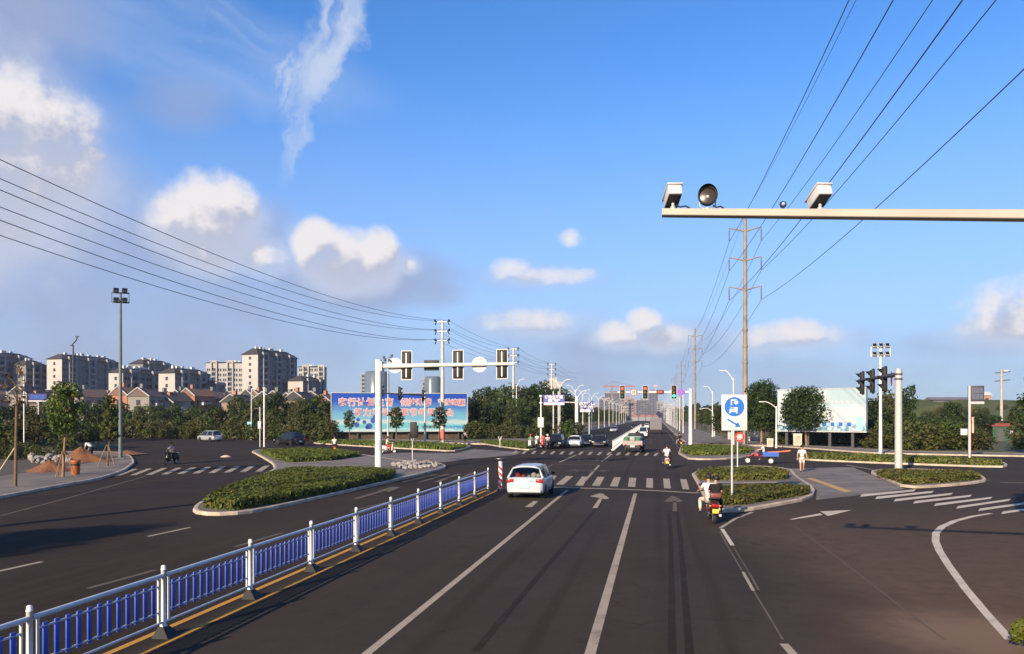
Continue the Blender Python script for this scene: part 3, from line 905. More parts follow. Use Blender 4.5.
def make_far_fence():
    f = thing('median_fence', 'white median railing running away beyond the junction beside the white van', 'fence', (-4.7, 87, 0))
    p = MB(); p.tube([(0, 0, 0), (0, 0, 1.1)], .045, 8); p.box((0, 0, .06), (.3, .3, .12)); p_me = p.mesh('post', M_WHITE)
    r = MB()
    for z in (1.02, .30): r.tube([(0, 0, z), (0, 3, z)], .035, 6)
    for i in range(1, 8): r.box((0, i * .375, .66), (.02, .025, .70))
    r_me = r.mesh('panel', M_WHITE2)
    for k in range(70):
        o = -.012 * k
        obj('post', p_me, f, (o, k * 3, 0))
        if k < 69: obj('panel', r_me, f, (o, k * 3, 0))
make_far_fence()

def _stripes(h, p, b, nt):
    sx = h.new('ShaderNodeSeparateXYZ'); nt.links.new(p, sx.inputs[0])
    a = h.m('ARCTAN2', sx.outputs[1], sx.outputs[0])
    q = h.m('FRACT', h.m('ADD', h.m('MULTIPLY', sx.outputs[2], 3.4), h.m('MULTIPLY', a, .318)))
    c = h.mix(h.m('GREATER_THAN', q, .5), (.62, .035, .03), (.75, .74, .72))
    nt.links.new(c, b.inputs['Base Color']); b.inputs['Roughness'].default_value = .45
M_STRIPE = ground_mat('red_white_stripe', _stripes)
t = thing('striped_bollard', 'red and white striped bollard with a small solar panel at the end of the fence', 'bollard', (*G(500.5, 490.3), 0))
MB().lathe([(.19, 0), (.19, .07), (.14, .1)], 14).build('base', M_DARK, t)
MB().lathe([(.105, .1), (.105, 1.22)], 18).build('post', M_STRIPE, t)
MB().lathe([(.10, 1.22), (.10, 1.42), (.05, 1.44)], 18).build('lamp', M_LAMP, t)
b = MB().at(0, 0, 1.52, rx=R(-14)); b.box((0, 0, 0), (.40, .32, .04), .008); b.build('solar_panel', mat('solar', (.05, .055, .075), .25), t)

# ================================================================== poles, masts and signs
def octa(b, z0, z1, r0, r1, n=8): b.tube([(0, 0, z0), (0, 0, z1)], [r0, r1], n)
M_MAST = mat('mast_white', (.58, .59, .58), .45, var=.05, vscale=.8, dirt=.08)
LENS_OFF = {'r': mat('lens_red_off', (.16, .02, .016), .3), 'y': mat('lens_amber_off', (.16, .09, .015), .3), 'g': mat('lens_green_off', (.012, .10, .07), .3)}
LENS_ON = {'r': mat('lens_red_on', (.5, .02, .01), .3, emit=(1, .06, .03), es=2.2), 'g': mat('lens_green_on', (.02, .5, .3), .3, emit=(.08, 1, .6), es=1.6)}
def signal_head(parent, loc, rz=0.0, s=1.0, lit='r', back=True, rim=True):
    """three-lamp head facing -Y before rotation"""
    h = obj('signal_head', None, parent, loc, rz); h.empty_display_size = .1
    w, hh = .44 * s, 1.45 * s
    # one mesh for the housing: thing > head > pieces
    bpy.data.objects.remove(h)
    b = MB(); b.box((0, 0, 0), (w, .22 * s, hh), .03 * s)
    h = b.build('signal_head', M_BLACK, parent, loc, rz)
    if back:
        k = MB()
        k.slab([(-w * .66, -hh * .55), (w * .66, -hh * .55), (w * .66, hh * .55), (-w * .66, hh * .55)], .045, .06)
        k.build('backboard', M_BLACK, h)
        if rim:
            e = MB(); W2, H2, q = w * .66, hh * .55, .035 * s
            for (cx, cz, sx, sz) in ((-W2 - q / 2, 0, q, 2 * H2 + 2 * q), (W2 + q / 2, 0, q, 2 * H2 + 2 * q), (0, H2 + q / 2, 2 * W2, q), (0, -H2 - q / 2, 2 * W2, q)):
                e.box((cx, .052, cz), (sx, .03, sz))
            e.build('board_rim', M_SIGNW, h)
    for i, cname in enumerate('ryg'):
        z = (.46 - .46 * i) * s
        m = LENS_ON[cname] if cname == lit and cname in LENS_ON else LENS_OFF[cname]
        l = MB(); l.lathe([(.165 * s, -.112 * s), (.15 * s, -.135 * s), (.08 * s, -.15 * s), (0, -.155 * s)][::-1], 14, 'y', (0, 0, z)); l.build('lens', m, h)
        v = MB(); vs, fs = [], []
        n = 10
        for j in range(n + 1):
            a = R(-20 + 220 * j / n)
            x, zz = .185 * s * math.cos(a), .185 * s * math.sin(a)
            vs += [(x, -.11 * s, z + zz), (x, -(.20 + .22 * max(0, math.sin(a))) * s, z + zz * .96)]
        for j in range(n): fs.append((2 * j, 2 * j + 1, 2 * j + 3, 2 * j + 2))
        v.add(vs, fs, True); v.build('visor', M_BLACK, h)
    return h
def disc_sign(parent, loc, r, face, rz=0.0, back=None):
    b = MB(); b.lathe([(0, -.012), (r, -.012), (r, .012), (0, .012)][::-1], 24, 'y', smooth=False)
    return b.build('round_sign', face, parent, loc, rz)

# near left mast, seen from behind
dM = depth(472); X, Y = G(378.5, 472)
t = thing('signal_mast', 'white cantilever signal mast seen from behind, standing on the left island', 'traffic light', (X, Y, 0))
b = MB(); octa(b, .1, 7.35, .25, .22); b.box((0, 0, .16), (.75, .75, .08)); b.build('pole', M_MAST, t)
AL = 9.05
b = MB(); b.tube([(.1, 0, 6.92), (AL, 0, 6.98)], [.16, .10], 8); b.box((.27, 0, 6.92), (.06, .5, .62)); b.build('arm', M_MAST, t)
for dx in (1.85, 5.3, 8.2):
    h = signal_head(t, (dx, .28, 6.98), R(180), 1.15, None)
    k = MB(); k.box((0, .15, 0), (.07, .05, 1.6)); k.build('bracket', M_GALV, h)
for dx in (1.06, 6.72): disc_sign(t, (dx, .2, 6.97), .50, M_SIGNW)
b = MB(); b.box((3.5, .33, 6.96), (.95, .25, .66), .02); b.build('sign_box', M_BLACK, t)
for dx in (.45, .72): MB().box((dx, 0, 7.32), (.1, .22, .12), .01).tube([(dx, 0, 7.05), (dx, 0, 7.3)], .02, 6).build('small_camera', M_DARK, t)

# far mast over the through lanes
X, Y = G(690.5, 447)
t = thing('signal_mast', 'tall white cantilever mast with three lit signal heads beyond the junction', 'traffic light', (X, Y, 0))
b = MB(); octa(b, .1, 7.0, .24, .2); b.build('pole', M_MAST, t)
b = MB(); b.tube([(-.1, 0, 6.58), (-8.7, 0, 6.62)], [.16, .10], 8); b.build('arm', M_MAST, t)
for dx, lit in ((-8.1, 'r'), (-5.35, 'r'), (-1.95, 'g')): signal_head(t, (dx, -.3, 6.6), 0, 1.0, lit)
d = disc_sign(t, (-6.75, -.25, 6.6), .42, M_SIGNW)
MB().lathe([(.33, -.013), (.33, -.02), (.42, -.02), (.42, -.013)], 24, 'y', smooth=False, caps=False).build('red_ring', M_RED, d)
lettering('number', '20', .42, M_BLACK, d, Matrix.Translation((0, -.03, -.14)) @ UPRIGHT, .01, 'CENTER')
d = disc_sign(t, (-1.12, -.25, 6.6), .44, mat('sign_purple', (.22, .09, .42), .4))
b = MB(); b.box((-3.6, -.25, 6.6), (.85, .2, .5), .02); d = b.build('sign_box', M_BLACK, t)
lettering('display', '左转', .34, mat('display_red', (.35, .05, .03), .4, emit=(1, .15, .08), es=.5), d, Matrix.Translation((-3.6, -.36, 6.48)) @ UPRIGHT, .005, 'CENTER')
MB().tube([(-4.1, 0, 6.7), (-4.1, 0, 7.3)], .04, 6).box((-4.1, -.1, 7.35), (.5, .12, .16), .02).build('small_camera', mat('camera_rose', (.5, .3, .28), .5), t)

# right mast whose arm reaches over the side road; heads seen from the side
X, Y = G(898.5, 474)
t = thing('signal_mast', 'thick pale grey signal post with its arm of side-on signals over the right hand road', 'traffic light', (X, Y, 0))
b = MB(); octa(b, .1, 6.65, .235, .21); b.box((0, 0, .15), (.8, .8, .08)); b.build('pole', mat('mast_grey', (.38, .40, .39), .45, var=.05, dirt=.08), t)
b = MB(); b.tube([(0, .2, 6.3), (0, 10.2, 6.36)], [.15, .09], 8); b.tube([(0, 0, 5.95), (0, 0, 6.05)], .25, 8); b.tube([(0, 0, 6.25), (0, 0, 6.35)], .25, 8); b.build('arm', M_DARK, t)
for dy in (3.6, 6.7, 9.6): signal_head(t, (.12, dy, 6.15), R(-90), 1.12, None, rim=False)
disc_sign(t, (.1, 1.9, 6.12), .48, M_RED, R(-100))

# small left mast beyond the billboard hedge, heads side-on
X, Y = G(425, 443.5)
t = thing('signal_mast', 'slim grey signal post before the blue billboard with black heads on its arm', 'traffic light', (X, Y, 0))
b = MB(); octa(b, .1, 6.9, .16, .13); b.build('pole', M_GALV, t)
b = MB(); b.tube([(0, 0, 6.55), (0, -20, 6.3)], [.12, .08], 6); b.build('arm', M_RUST, t)
for dy in (-1.9, -11.8, -18.5): signal_head(t, (.3, dy, 6.45), R(90), 1.05, None, rim=False)

# pedestrian signal on the gravel nose
X, Y = G(412.5, 463.5)
t = thing('pedestrian_signal', 'small black pedestrian signal on a thin forked post in the gravel bed', 'traffic light', (X, Y, 0))
b = MB(); b.tube([(0, 0, .1), (0, 0, 1.75)], .05, 8); b.tube([(0, 0, 1.7), (-.13, 0, 2.0)], .03, 6); b.tube([(0, 0, 1.7), (.13, 0, 2.0)], .03, 6); b.build('post', M_GALV, t)
b = MB(); b.box((.08, 0, 2.6), (.5, .2, 1.25), .03); b.box((.22, .05, 2.5), (.42, .26, .9), .03); h = b.build('signal_head', M_BLACK, t)
for z in (2.9, 2.35): MB().lathe([(.15, .1), (.15, .125), (0, .13)], 14, 'y', (.08, 0, z)).build('lens', LENS_OFF['r'] if z > 2.5 else LENS_OFF['g'], h)

# round blue lane sign
X, Y = G(732, 505)
t = thing('lane_sign', 'white board with blue bus disc and slanting arrow on a thin post', 'sign', (X, Y, 0))
b = MB(); b.tube([(0, 0, .1), (0, 0, 4.5)], .045, 10); b.build('post', M_GALV, t)
b = MB(); b.box((.085, -.06, 3.78), (1.01, .03, 1.46), .01); pan = b.build('board', M_SIGNW, t)
zc = 4.02
MB().lathe([(0, .004), (.395, .004), (.395, 0), (0, 0)], 32, 'y', (.085, -.081, zc), smooth=False).build('blue_disc', M_SIGNB, pan)
b = MB()
YF = -.084
def sq(x0, x1, z0, z1): b.slab([(x0 + .085, z0 + zc), (x1 + .085, z0 + zc), (x1 + .085, z1 + zc), (x0 + .085, z1 + zc)], YF - .002, YF)
sq(-.19, .13, -.22, -.02); sq(-.21, -.15, -.27, -.2); sq(.07, .13, -.27, -.2); sq(-.14, -.09, .06, .30); sq(-.09, .10, .24, .30)
b.lathe([(0, 0), (.085, 0), (.085, .002), (0, .002)][::-1], 16, 'y', (.085 + .07, YF - .002, zc + .18), smooth=False)
b.build('bus_symbol', M_SIGNW, pan)
b = MB(); b.slab([(-.15, zc + .01 - .09), (.09, zc - .08), (.09, zc - .035), (-.15, zc - .035)], YF - .006, YF - .004); b.build('bus_window', M_SIGNB, pan)
b = MB().at(.06, YF - .001, 3.36, ry=R(31))
b.slab([(-.30, -.035), (.14, -.035), (.14, .035), (-.30, .035)], -.002, 0); b.slab([(.12, -.12), (.32, 0), (.12, .12)], -.002, 0)
b.build('arrow', M_SIGNB, pan)
MB().box((.085, -.03, 4.2), (.2, .06, .08)).box((.085, -.03, 3.4), (.2, .06, .08)).build('clamp', M_GALV, t)

X, Y = G(737.5, 475)
t = thing('stop_sign', 'small red and white round sign on a thin white post behind the hedge', 'sign', (X, Y, 0))
MB().tube([(0, 0, .1), (0, 0, 2.6)], .035, 8).build('post', M_WHITE, t)
d = disc_sign(t, (.12, -.06, 2.35), .30, M_RED)
lettering('lettering', '停', .36, M_SIGNW, d, Matrix.Translation((0, -.016, -.13)) @ UPRIGHT, .012, 'CENTER')

# floodlight masts
def flood_mast(px, py, top_py, label, rows, cols, dark, rz, w):
    d = depth(py); X, Y = G(px, py); H = zat(top_py, d)
    t = thing('floodlight_mast', label, 'floodlight', (X, Y, 0), rz)
    m = mat('mast_dark', (.10, .12, .12), .5, var=.1) if dark else M_WHITE
    b = MB(); octa(b, 0, H - .2, .17, .10, 10); b.box((0, 0, .1), (.6, .6, .2)); b.build('pole', m, t)
    b = MB()
    for r in range(rows): b.box((0, 0, H - .25 - r * .8), (w, .1, .1))
    b.box((-w / 2, 0, H - .65), (.06, .06, .9)); b.box((w / 2, 0, H - .65), (.06, .06, .9)); b.build('frame', m, t)
    for r in range(rows):
        for c in range(cols):
            x = -w / 2 + w * (c + .5) / cols
            k = MB().at(x, -.1, H - .05 - r * .8, rx=R(-35)); k.box((0, 0, 0), (.42, .2, .42), .03); l = k.build('floodlight', M_DARK if dark else M_GALV, t)
            k = MB().at(x, -.1, H - .05 - r * .8, rx=R(-35)); k.box((0, -.105, 0), (.34, .01, .34)); k.build('glass', M_GLASS, l)
    return t
flood_mast(120.5, 460, 290, 'tall dark floodlight mast on the left pavement beside the young trees', 2, 2, True, R(30), 1.3)
flood_mast(880.5, 455, 345, 'tall white mast with six floodlights before the green bank', 2, 3, False, R(0), 1.7)

# street lamps
def lamp_mesh(H, arms, reach, style='curve'):
    b = MB(); b.tube([(0, 0, 0), (0, 0, .5), (0, 0, H * .9)], [.14, .11, .07], 8)
    hs = []
    for s in arms:
        pts = [(0, 0, H * .86)]
        for k in range(1, 7):
            a = k / 6
            pts.append((s * reach * a, 0, H * .86 + H * .14 * math.sin(a * math.pi / 2)))
        b.tube(pts, [.055] * 6 + [.04], 6)
        hs.append((s * (reach + .25), H - .03))
    k = MB()
    for x, z in hs:
        k.box((x, 0, z), (.62, .24, .12), .03)
    return b.mesh('pole', M_MAST), k.mesh('lamp_head', M_SIGNW)
LAMPS = {}
def street_lamp(key, H, arms, reach, loc, label, group=None, rz=0.0):
    if key not in LAMPS: LAMPS[key] = lamp_mesh(H, arms, reach)
    t = thing('street_lamp', label, 'street lamp', (loc[0], loc[1], 0), rz, group)
    obj('pole', LAMPS[key][0], t); obj('lamp_head', LAMPS[key][1], t)
    return t
street_lamp('r1', 9.0, (-1,), 1.0, G(712.5, 437.5), 'white street lamp left of the round blue sign, arm reaching left')
t2 = MB(); t2.tube([(0, 0, 3.3), (-.3, 0, 4.6), (-1.2, 0, 5.2), (-2.1, 0, 5.1)], [.07, .06, .05, .05], 6); t2.box((-2.3, 0, 5.05), (.5, .2, .1), .02)
X, Y = G(714.5, 437.2)
t = thing('street_lamp', 'short pale street lamp with bent arm close beside the taller one', 'street lamp', (X, Y + .6, 0))
MB().tube([(0, 0, 0), (0, 0, 3.4)], [.12, .08], 8).build('pole', M_MAST, t); t2.build('lamp_arm', M_MAST, t)
street_lamp('r2', 9.3, (-1,), 1.1, G(733.5, 446.5), 'tall street lamp standing straight behind the round blue sign')
street_lamp('r3', 5.4, (-1,), 1.4, G(776.3, 448), 'short curved street lamp between the two dark round trees')
street_lamp('l1', 10.4, (1,), .9, G(516.5, 437), 'white street lamp with arm to the right beside the thin concrete pole')
LG = 'double armed lamps along the left carriageway'
for i in range(13):
    street_lamp('dbl', 10.2, (-1, 1), 1.3, (-14.6 - (3.1 if i > 1 else 2.2), 140 + i * 27), ['nearest', 'second', 'third', 'fourth'][i] + ' white double armed lamp in the row along the left carriageway' if i < 4 else 'far double armed lamp towards the end of the left row', LG if i < 4 else LG + ', far end')
RG = 'lamps along the right carriageway'
for i in range(13):
    street_lamp('rgt', 9.4, (-1,), 2.4, (5.6, 178 + i * 27), ['nearest', 'second', 'third'][i] + ' white curved lamp in the row along the right carriageway' if i < 3 else 'far curved lamp towards the end of the right row', RG if i < 3 else RG + ', far end')

# utility poles
def pole_left(loc, label, H=17.0):
    t = thing('utility_pole', label, 'utility pole', (loc[0], loc[1], 0))
    MB().tube([(0, 0, 0), (0, 0, H)], [.30, .20], 10).build('pole', mat('pole_concrete', (.46, .44, .41), .8, var=.08, dirt=.1), t)
    MB().tube([(0, 0, .4), (0, 0, 1.9)], [.308, .298], 10).build('warning_band', mat('band_red', (.46, .12, .10), .6, var=.15), t)
    for z in (H - .25, H - 1.55, H - 2.85):
        a = MB().box((0, -.2, z), (1.5, .1, .1)).build('cross_arm', M_SIGNW, t)
        for x in (-.85, .85):
            k = MB(); k.tube([(x * .85, -.2, z), (x * 1.15, -.2, z + .08), (x * 1.15, -.2, z + .3)], [.07, .14, .16], 7); k.tube([(x, -.2, z - .1), (x * 1.2, -.2, z - .45)], .08, 6); k.build('insulator', M_BLACK, a)
    return t
PL = [G(442.5, 443), ray(513.5, 155), (-25.8, 198), (-24.5, 243), (-28.5, 3)]
pole_left(PL[0], 'pale concrete utility pole with a red band rising in front of the blue billboard')
pole_left(PL[1], 'pale concrete utility pole just left of the white street lamp')
PLG = 'concrete utility poles'
pole_left(PL[2], 'far pale utility pole behind the blue overhead sign')
pole_left(PL[4], 'pale utility pole on the left pavement beside the camera')
def tall_pole(loc, label, s=1.0):
    t = thing('transmission_pole', label, 'utility pole', (loc[0], loc[1], 0))
    H = 30.0
    MB().tube([(0, 0, 0), (0, 0, H)], [.36, .20], 12).build('pole', M_RUST, t)
    for z in (.35, .42, .49): MB().tube([(0, 0, H * z), (0, 0, H * z + .25)], .37, 12).build('flange', M_RUST, t)
    for z in (H - 2.2, H - 6.0, H - 9.8):
        for s_ in (-1, 1):
            a = MB(); a.tube([(0, 0, z - .25), (s_ * 1.0, 0, z + .05), (s_ * 2.0, 0, z + .25)], [.13, .10, .07], 6); o = a.build('cross_arm', M_RUST, t)
            k = MB(); k.tube([(s_ * 2.0, 0, z + .25), (s_ * 2.0, 0, z - 1.5)], .07, 6)
            for q in range(5): k.tube([(s_ * 2.0, 0, z - .2 - q * .26), (s_ * 2.0, 0, z - .27 - q * .26)], .13, 6)
            k.build('insulator', mat('insulator', (.10, .12, .17), .4), o)
    return t
PR = [(11.2, Yq) for Yq in (107, 245, 383, 521, 659)]
tall_pole(PR[0], 'tallest rusty steel transmission pole, standing behind the round blue sign')
tall_pole(PR[1], 'rusty steel transmission pole second in its line, over the right carriageway lamps')
tall_pole(PR[2], 'rusty steel transmission pole third in its line, far down the road')
tall_pole(PR[3], 'faint steel transmission pole fourth and farthest in its line')
def wire(a, c, sag, r, label, group, n=28):
    pts = [(a[0] + (c[0] - a[0]) * i / n, a[1] + (c[1] - a[1]) * i / n, a[2] + (c[2] - a[2]) * i / n - 4 * sag * (i / n) * (1 - i / n)) for i in range(n + 1)]
    b = MB(); o = pts[0]
    b.tube([(p[0] - o[0], p[1] - o[1], p[2] - o[2]) for p in pts], r, 5)
    w = b.build('power_line', M_WIRE, None, o)
    return tag(w, label, 'power line', group)
lv = ('top', 'middle', 'bottom')
for i, z in enumerate((16.95, 15.65, 14.35)):
    for s_, side in ((-1, 'left'), (1, 'right')):
        dx = s_ * .95
        zz = z - (.35 if s_ > 0 else 0)
        for k in range(4):
            a, c = [PL[0], PL[1], PL[2], PL[3]][k], [PL[4], PL[0], PL[1], PL[2]][k]
            lab = f'{lv[i]} {side} wire sweeping left overhead from the banded concrete pole' if k == 0 else 'thin wire slung between the far concrete utility poles'
            za = z
            wire((a[0] + dx, a[1] - .2, za), (c[0] + dx, c[1] - .2, za), 3.0 if k == 0 else .7, .021 if k == 0 else .02, lab, 'wires of the concrete pole line' if k == 0 else 'wires between the far concrete poles')
for i, z in enumerate((26.3, 22.5, 18.7)):
    for s_, side in ((-1, 'left'), (1, 'right')):
        for k in range(4):
            a = (11.2 + s_ * 2.0, [107, 107, 245, 383][k], z); c = (11.2 + s_ * 2.0, [-31, 245, 383, 521][k], z)
            lab = f'{lv[i]} {side} cable running overhead from the tallest steel pole' if k == 0 else 'thin cable slung between the far steel transmission poles'
            wire(a, c, 2.4, .026, lab, 'cables of the tallest steel pole' if k == 0 else 'cables between the far steel poles', 40)
for k in range(3):
    wire((11.2, [107, 107, 245][k], 30), (11.2, [-31, 245, 383][k], 30), 2.6, .016, ['thin earth wire at the very top of the tallest steel pole', 'thin earth wire between the first two steel poles', 'thin earth wire between the second and third steel poles'][k], None, 40)

# camera gantry across the top right
GD = 11.0
GX, GY = ray(662, GD); GX2 = 6.75
HG_ = zat(213, GD)
t = thing('camera_gantry', 'long tan steel arm carrying traffic cameras across the upper right', 'gantry', (GX2, GY, 0))
b = MB(); b.tube([(0, 0, .1), (0, 0, HG_ + .25)], [.16, .12], 12); b.box((0, 0, .16), (.5, .5, .08)); b.build('pole', M_BEAM, t)
L = GX2 - GX
ARM_DROP = .36
def arm_z(x): return HG_ - ARM_DROP * (x - GX) / L
b = MB(); b.at(0, 0, 0, rx=R(0)); b.add([(x, y, z + (HG_ if x < -.1 else HG_ - ARM_DROP)) for x, q in ((.05, 1.1), (-L, .80)) for (y, z) in ((-.10 * q, -.046 * q), (-.10 * q, .050 * q), (-.09 * q, .060 * q), (.09 * q, .060 * q), (.10 * q, .050 * q), (.10 * q, -.046 * q), (.09 * q, -.056 * q), (-.09 * q, -.056 * q))], [(i, i + 8, (i + 1) % 8 + 8, (i + 1) % 8) for i in range(8)] + [tuple(range(8)), tuple(range(8, 16))[::-1]]); b.build('arm', M_BEAM, t)
def on_arm(px):
    a = (px - CX) / F_PX
    return GY * (-ST + CT * a) / (CT + ST * a)
b = MB()
for px in (719, 829):
    x = on_arm(px) - GX2; b.lathe([(.018, -.075), (.018, -.055)], 8, 'y', (x, 0, arm_z(x + GX2) + .02))
b.build('bolt', M_BLACK, t)
def cctv(px, tilt, yaw, label):
    x = on_arm(px)
    c = thing('traffic_camera', label, 'camera', (x, GY, arm_z(x) + .055), yaw)
    c.scale = (.72, .72, .66)
    MB().lathe([(.05, 0), (.05, .05), (.03, .06), (.03, .12)], 10).build('bracket', M_GALV, c)
    b = MB().at(0, 0, .27, rx=tilt); b.box((0, .02, 0), (.26, .50, .21), .012); h = b.build('housing', M_SIGNW, c)
    b = MB().at(0, 0, .27, rx=tilt); b.box((0, .03, .12), (.30, .60, .03), .008); b.build('sun_shield', M_SIGNW, h)
    b = MB().at(0, 0, .27, rx=tilt); b.box((0, .273, -.005), (.20, .012, .16)); b.build('window', M_GLASS, h)
    b = MB().at(0, 0, .27, rx=tilt); b.box((0, .02, -.112), (.23, .46, .012)); b.build('shaded_underside', M_DARK, h)  # dark plate paints the shade beneath the white housing
    return c
cctv(673, R(-20), R(10), 'white boxy traffic camera at the left tip of the tan arm')
cctv(820, R(-22), R(14), 'white boxy traffic camera near the middle of the tan arm')
x = on_arm(707.5)
c = thing('spotlight', 'round black spotlight between the two white cameras on the tan arm', 'spotlight', (x, GY, arm_z(x) + .055)); c.scale = (.70, .70, .70)
b = MB(); b.tube([(-.15, 0, .22), (-.15, 0, .07), (-.08, 0, .02), (.08, 0, .02), (.15, 0, .07), (.15, 0, .22)], .014, 6); b.tube([(0, 0, 0), (0, 0, .03)], .05, 8); b.build('yoke', M_GALV, c)
b = MB().at(0, 0, .24, rx=R(-8)); b.lathe([(.10, .16), (.17, .05), (.19, -.06), (.19, -.10), (.165, -.10), (.165, -.05), (0, -.04)][::-1], 20, 'y'); h = b.build('housing', M_BLACK, c)
b = MB().at(0, 0, .24, rx=R(-8)); b.lathe([(0, -.075), (.10, -.07), (.15, -.055)], 20, 'y'); b.build('glass', mat('spot_glass', (.035, .026, .024), .3), h)
b = MB().at(0, 0, .22, rx=R(-8)); b.lathe([(0, -.095), (.02, -.09), (.03, -.08)], 12, 'y'); b.build('bulb', M_LAMP, h)
b = MB().at(0, 0, .24, rx=R(-8)); vs = []; fs = []
for j in range(13):
    a = R(180 * j / 12); vs += [(.19 * math.cos(a), -.09, .19 * math.sin(a)), (.19 * math.cos(a), -.09 - .10 * math.sin(a), .195 * math.sin(a))]
for j in range(12): fs.append((2 * j, 2 * j + 1, 2 * j + 3, 2 * j + 2))
b.add(vs, fs, True); b.build('hood', M_BLACK, h)
x = on_arm(783)
c = thing('sensor', 'tiny blue black sensor on the tan arm beside the right camera', 'sensor', (x, GY, arm_z(x) + .055)); c.scale = (.8, .8, .8)
MB().lathe([(.02, 0), (.02, .03), (.045, .05), (.06, .09), (.05, .13), (0, .15)], 12).build('body', mat('sensor_blue', (.02, .03, .10), .3), c)
MB().lathe([(0, -.065), (.025, -.06), (.03, -.05)], 10, 'y', (.0, 0, .09)).build('lens', M_LAMP, c)
for px, px2 in ((676, 690), (713, 724)):
    a, c_ = on_arm(px), on_arm(px2)
    b = MB(); b.tube([(0, 0, .05), ((c_ - a) * .3, 0, .02), ((c_ - a) * .65, -.01, .03), (c_ - a, 0, .0)], .011, 6)
    o = b.build('camera_cable', M_BLACK, None, (a, GY - .02, arm_z(a) + .055))
    tag(o, 'short black cable beside the left camera on the tan arm' if px < 700 else 'short black cable beside the round spotlight on the tan arm', 'cable')

# ================================================================== billboards
def _board_blue(h, p, b, nt):
    sx = h.new('ShaderNodeSeparateXYZ'); nt.links.new(p, sx.inputs[0])
    z = sx.outputs[2]
    n = h.noise(h.vec(h.m('MULTIPLY', sx.outputs[0], .22), 0.0, h.m('MULTIPLY', z, 1.0)), 1.0, 5, .6)
    v = h.m('ADD', h.m('DIVIDE', z, 5.9), h.m('MULTIPLY', h.m('SUBTRACT', n, .5), .35))
    c = h.mix(h.ramp(v, .36, .9), (.12, .31, .44), (.005, .050, .34))
    c = h.mix(h.ramp(v, .34, .26), c, (.33, .43, .44))
    c = h.mix(h.ramp(v, .24, .16), c, (.11, .36, .42))
    c = h.mix(h.m('MULTIPLY', h.ramp(v, .12, .05), h.ramp(n, .4, .6)), c, (.42, .50, .50))
    nt.links.new(c, b.inputs['Base Color']); b.inputs['Roughness'].default_value = .45
M_BB = ground_mat('billboard_blue', _board_blue)
dB = 127.0
xa, ya = ray(331.5, dB); xb, yb = ray(467, dB + 5)
wB = math.hypot(xb - xa, yb - ya); z0, z1 = zat(431.3, dB), zat(393, dB)
t = thing('billboard', 'wide blue billboard with rows of white and red Chinese characters', 'billboard', (xa, ya, 0), math.atan2(yb - ya, xb - xa))
b = MB(); b.slab([(0, 0), (wB, 0), (wB, z1 - z0), (0, z1 - z0)], 0, .35); pan = b.build('panel', M_BB, t, (0, 0, z0))
e = MB()
for (x0, x1, q0, q1) in ((-.08, wB + .08, z1 - z0, z1 - z0 + .12), (-.08, wB + .08, -.12, 0), (-.12, 0, 0, z1 - z0), (wB, wB + .12, 0, z1 - z0)): e.box(((x0 + x1) / 2, .15, (q0 + q1) / 2), (x1 - x0, .5, q1 - q0))
e.build('frame', M_GALV, pan)
for i in range(8): MB().box((wB * (i + .5) / 8, .5, z0 / 2), (.25, .25, z0)).build('leg', M_DARK, t)
k = MB(); k.box((wB / 2, .9, z0 / 2), (wB, .12, z0)); k.build('plinth_wall', mat('plinth', (.07, .05, .035), .9, var=.3, vscale=1), t)
M_CHW = mat('char_white', (.46, .44, .46), .5); M_CHR = mat('char_red', (.50, .19, .20), .5)
HB = z1 - z0
def row(s, x0, x1, zc_, size):
    n = len(s)
    for i, ch in enumerate(s):
        if ch == ' ': continue
        x = (x0 + (x1 - x0) * (i + .5) / n) * wB
        lettering('character', ch, size * 1.1, M_CHW, pan, Matrix.Translation((x, -.02, zc_ - size * .42)) @ UPRIGHT, .085, 'CENTER')
        lettering('character', ch, size * 1.02, M_CHR, pan, Matrix.Translation((x, -.035, zc_ - size * .38)) @ UPRIGHT, .012, 'CENTER')
row('实行计划生育', .045, .45, HB * .77, 1.25)
row('保护环境', .50, .73, HB * .77, 1.2)
row('节约资源', .78, .985, HB * .77, 1.1)
row('努力建设资源节约型社会', .155, .90, HB * .50, 1.2)
lettering('small_print', '宣传教育中心', .55, M_DARK, pan, Matrix.Translation((wB * .66, -.02, HB * .07)) @ UPRIGHT, .01)
lettering('small_print', '人口与计划生育', .5, M_SIGNB, pan, Matrix.Translation((wB * .82, -.02, HB * .07)) @ UPRIGHT, .01)
b = MB()
for (u, v, r) in ((.18, .17, .42), (.19, .30, .28), (.235, .24, .3), (.27, .13, .5), (.30, .28, .45), (.31, .38, .3), (.255, .10, .3)):
    b.lathe([(0, 0), (r, 0), (r, .01), (0, .01)][::-1], 14, 'y', (wB * u, -.03, HB * v), smooth=False)
b.build('family_picture', mat('print_blue', (.03, .07, .30), .5), pan)

def _board_pale(h, p, b, nt):
    sx = h.new('ShaderNodeSeparateXYZ'); nt.links.new(p, sx.inputs[0])
    x, z = sx.outputs[0], sx.outputs[2]
    n = h.noise(p, .55, 6, .6); n2 = h.noise(p, 2.2, 4, .6)
    c = h.mix(h.ramp(n, .35, .65), (.41, .44, .46), (.33, .41, .46))
    c = h.mix(h.m('MULTIPLY', h.ramp(x, 5.5, 7.0), h.m('MULTIPLY', h.ramp(z, 2.6, 3.4), .45)), c, (.165, .30, .36))
    c = h.mix(h.m('MULTIPLY', h.ramp(z, 1.3, .3), h.ramp(n2, .42, .58)), c, (.055, .19, .29))
    nt.links.new(c, b.inputs['Base Color']); b.inputs['Roughness'].default_value = .5
M_BP = ground_mat('billboard_pale', _board_pale)
dP = 97.0
xa, ya = ray(777.5, dP + 3); xb, yb = ray(866, dP - 4)
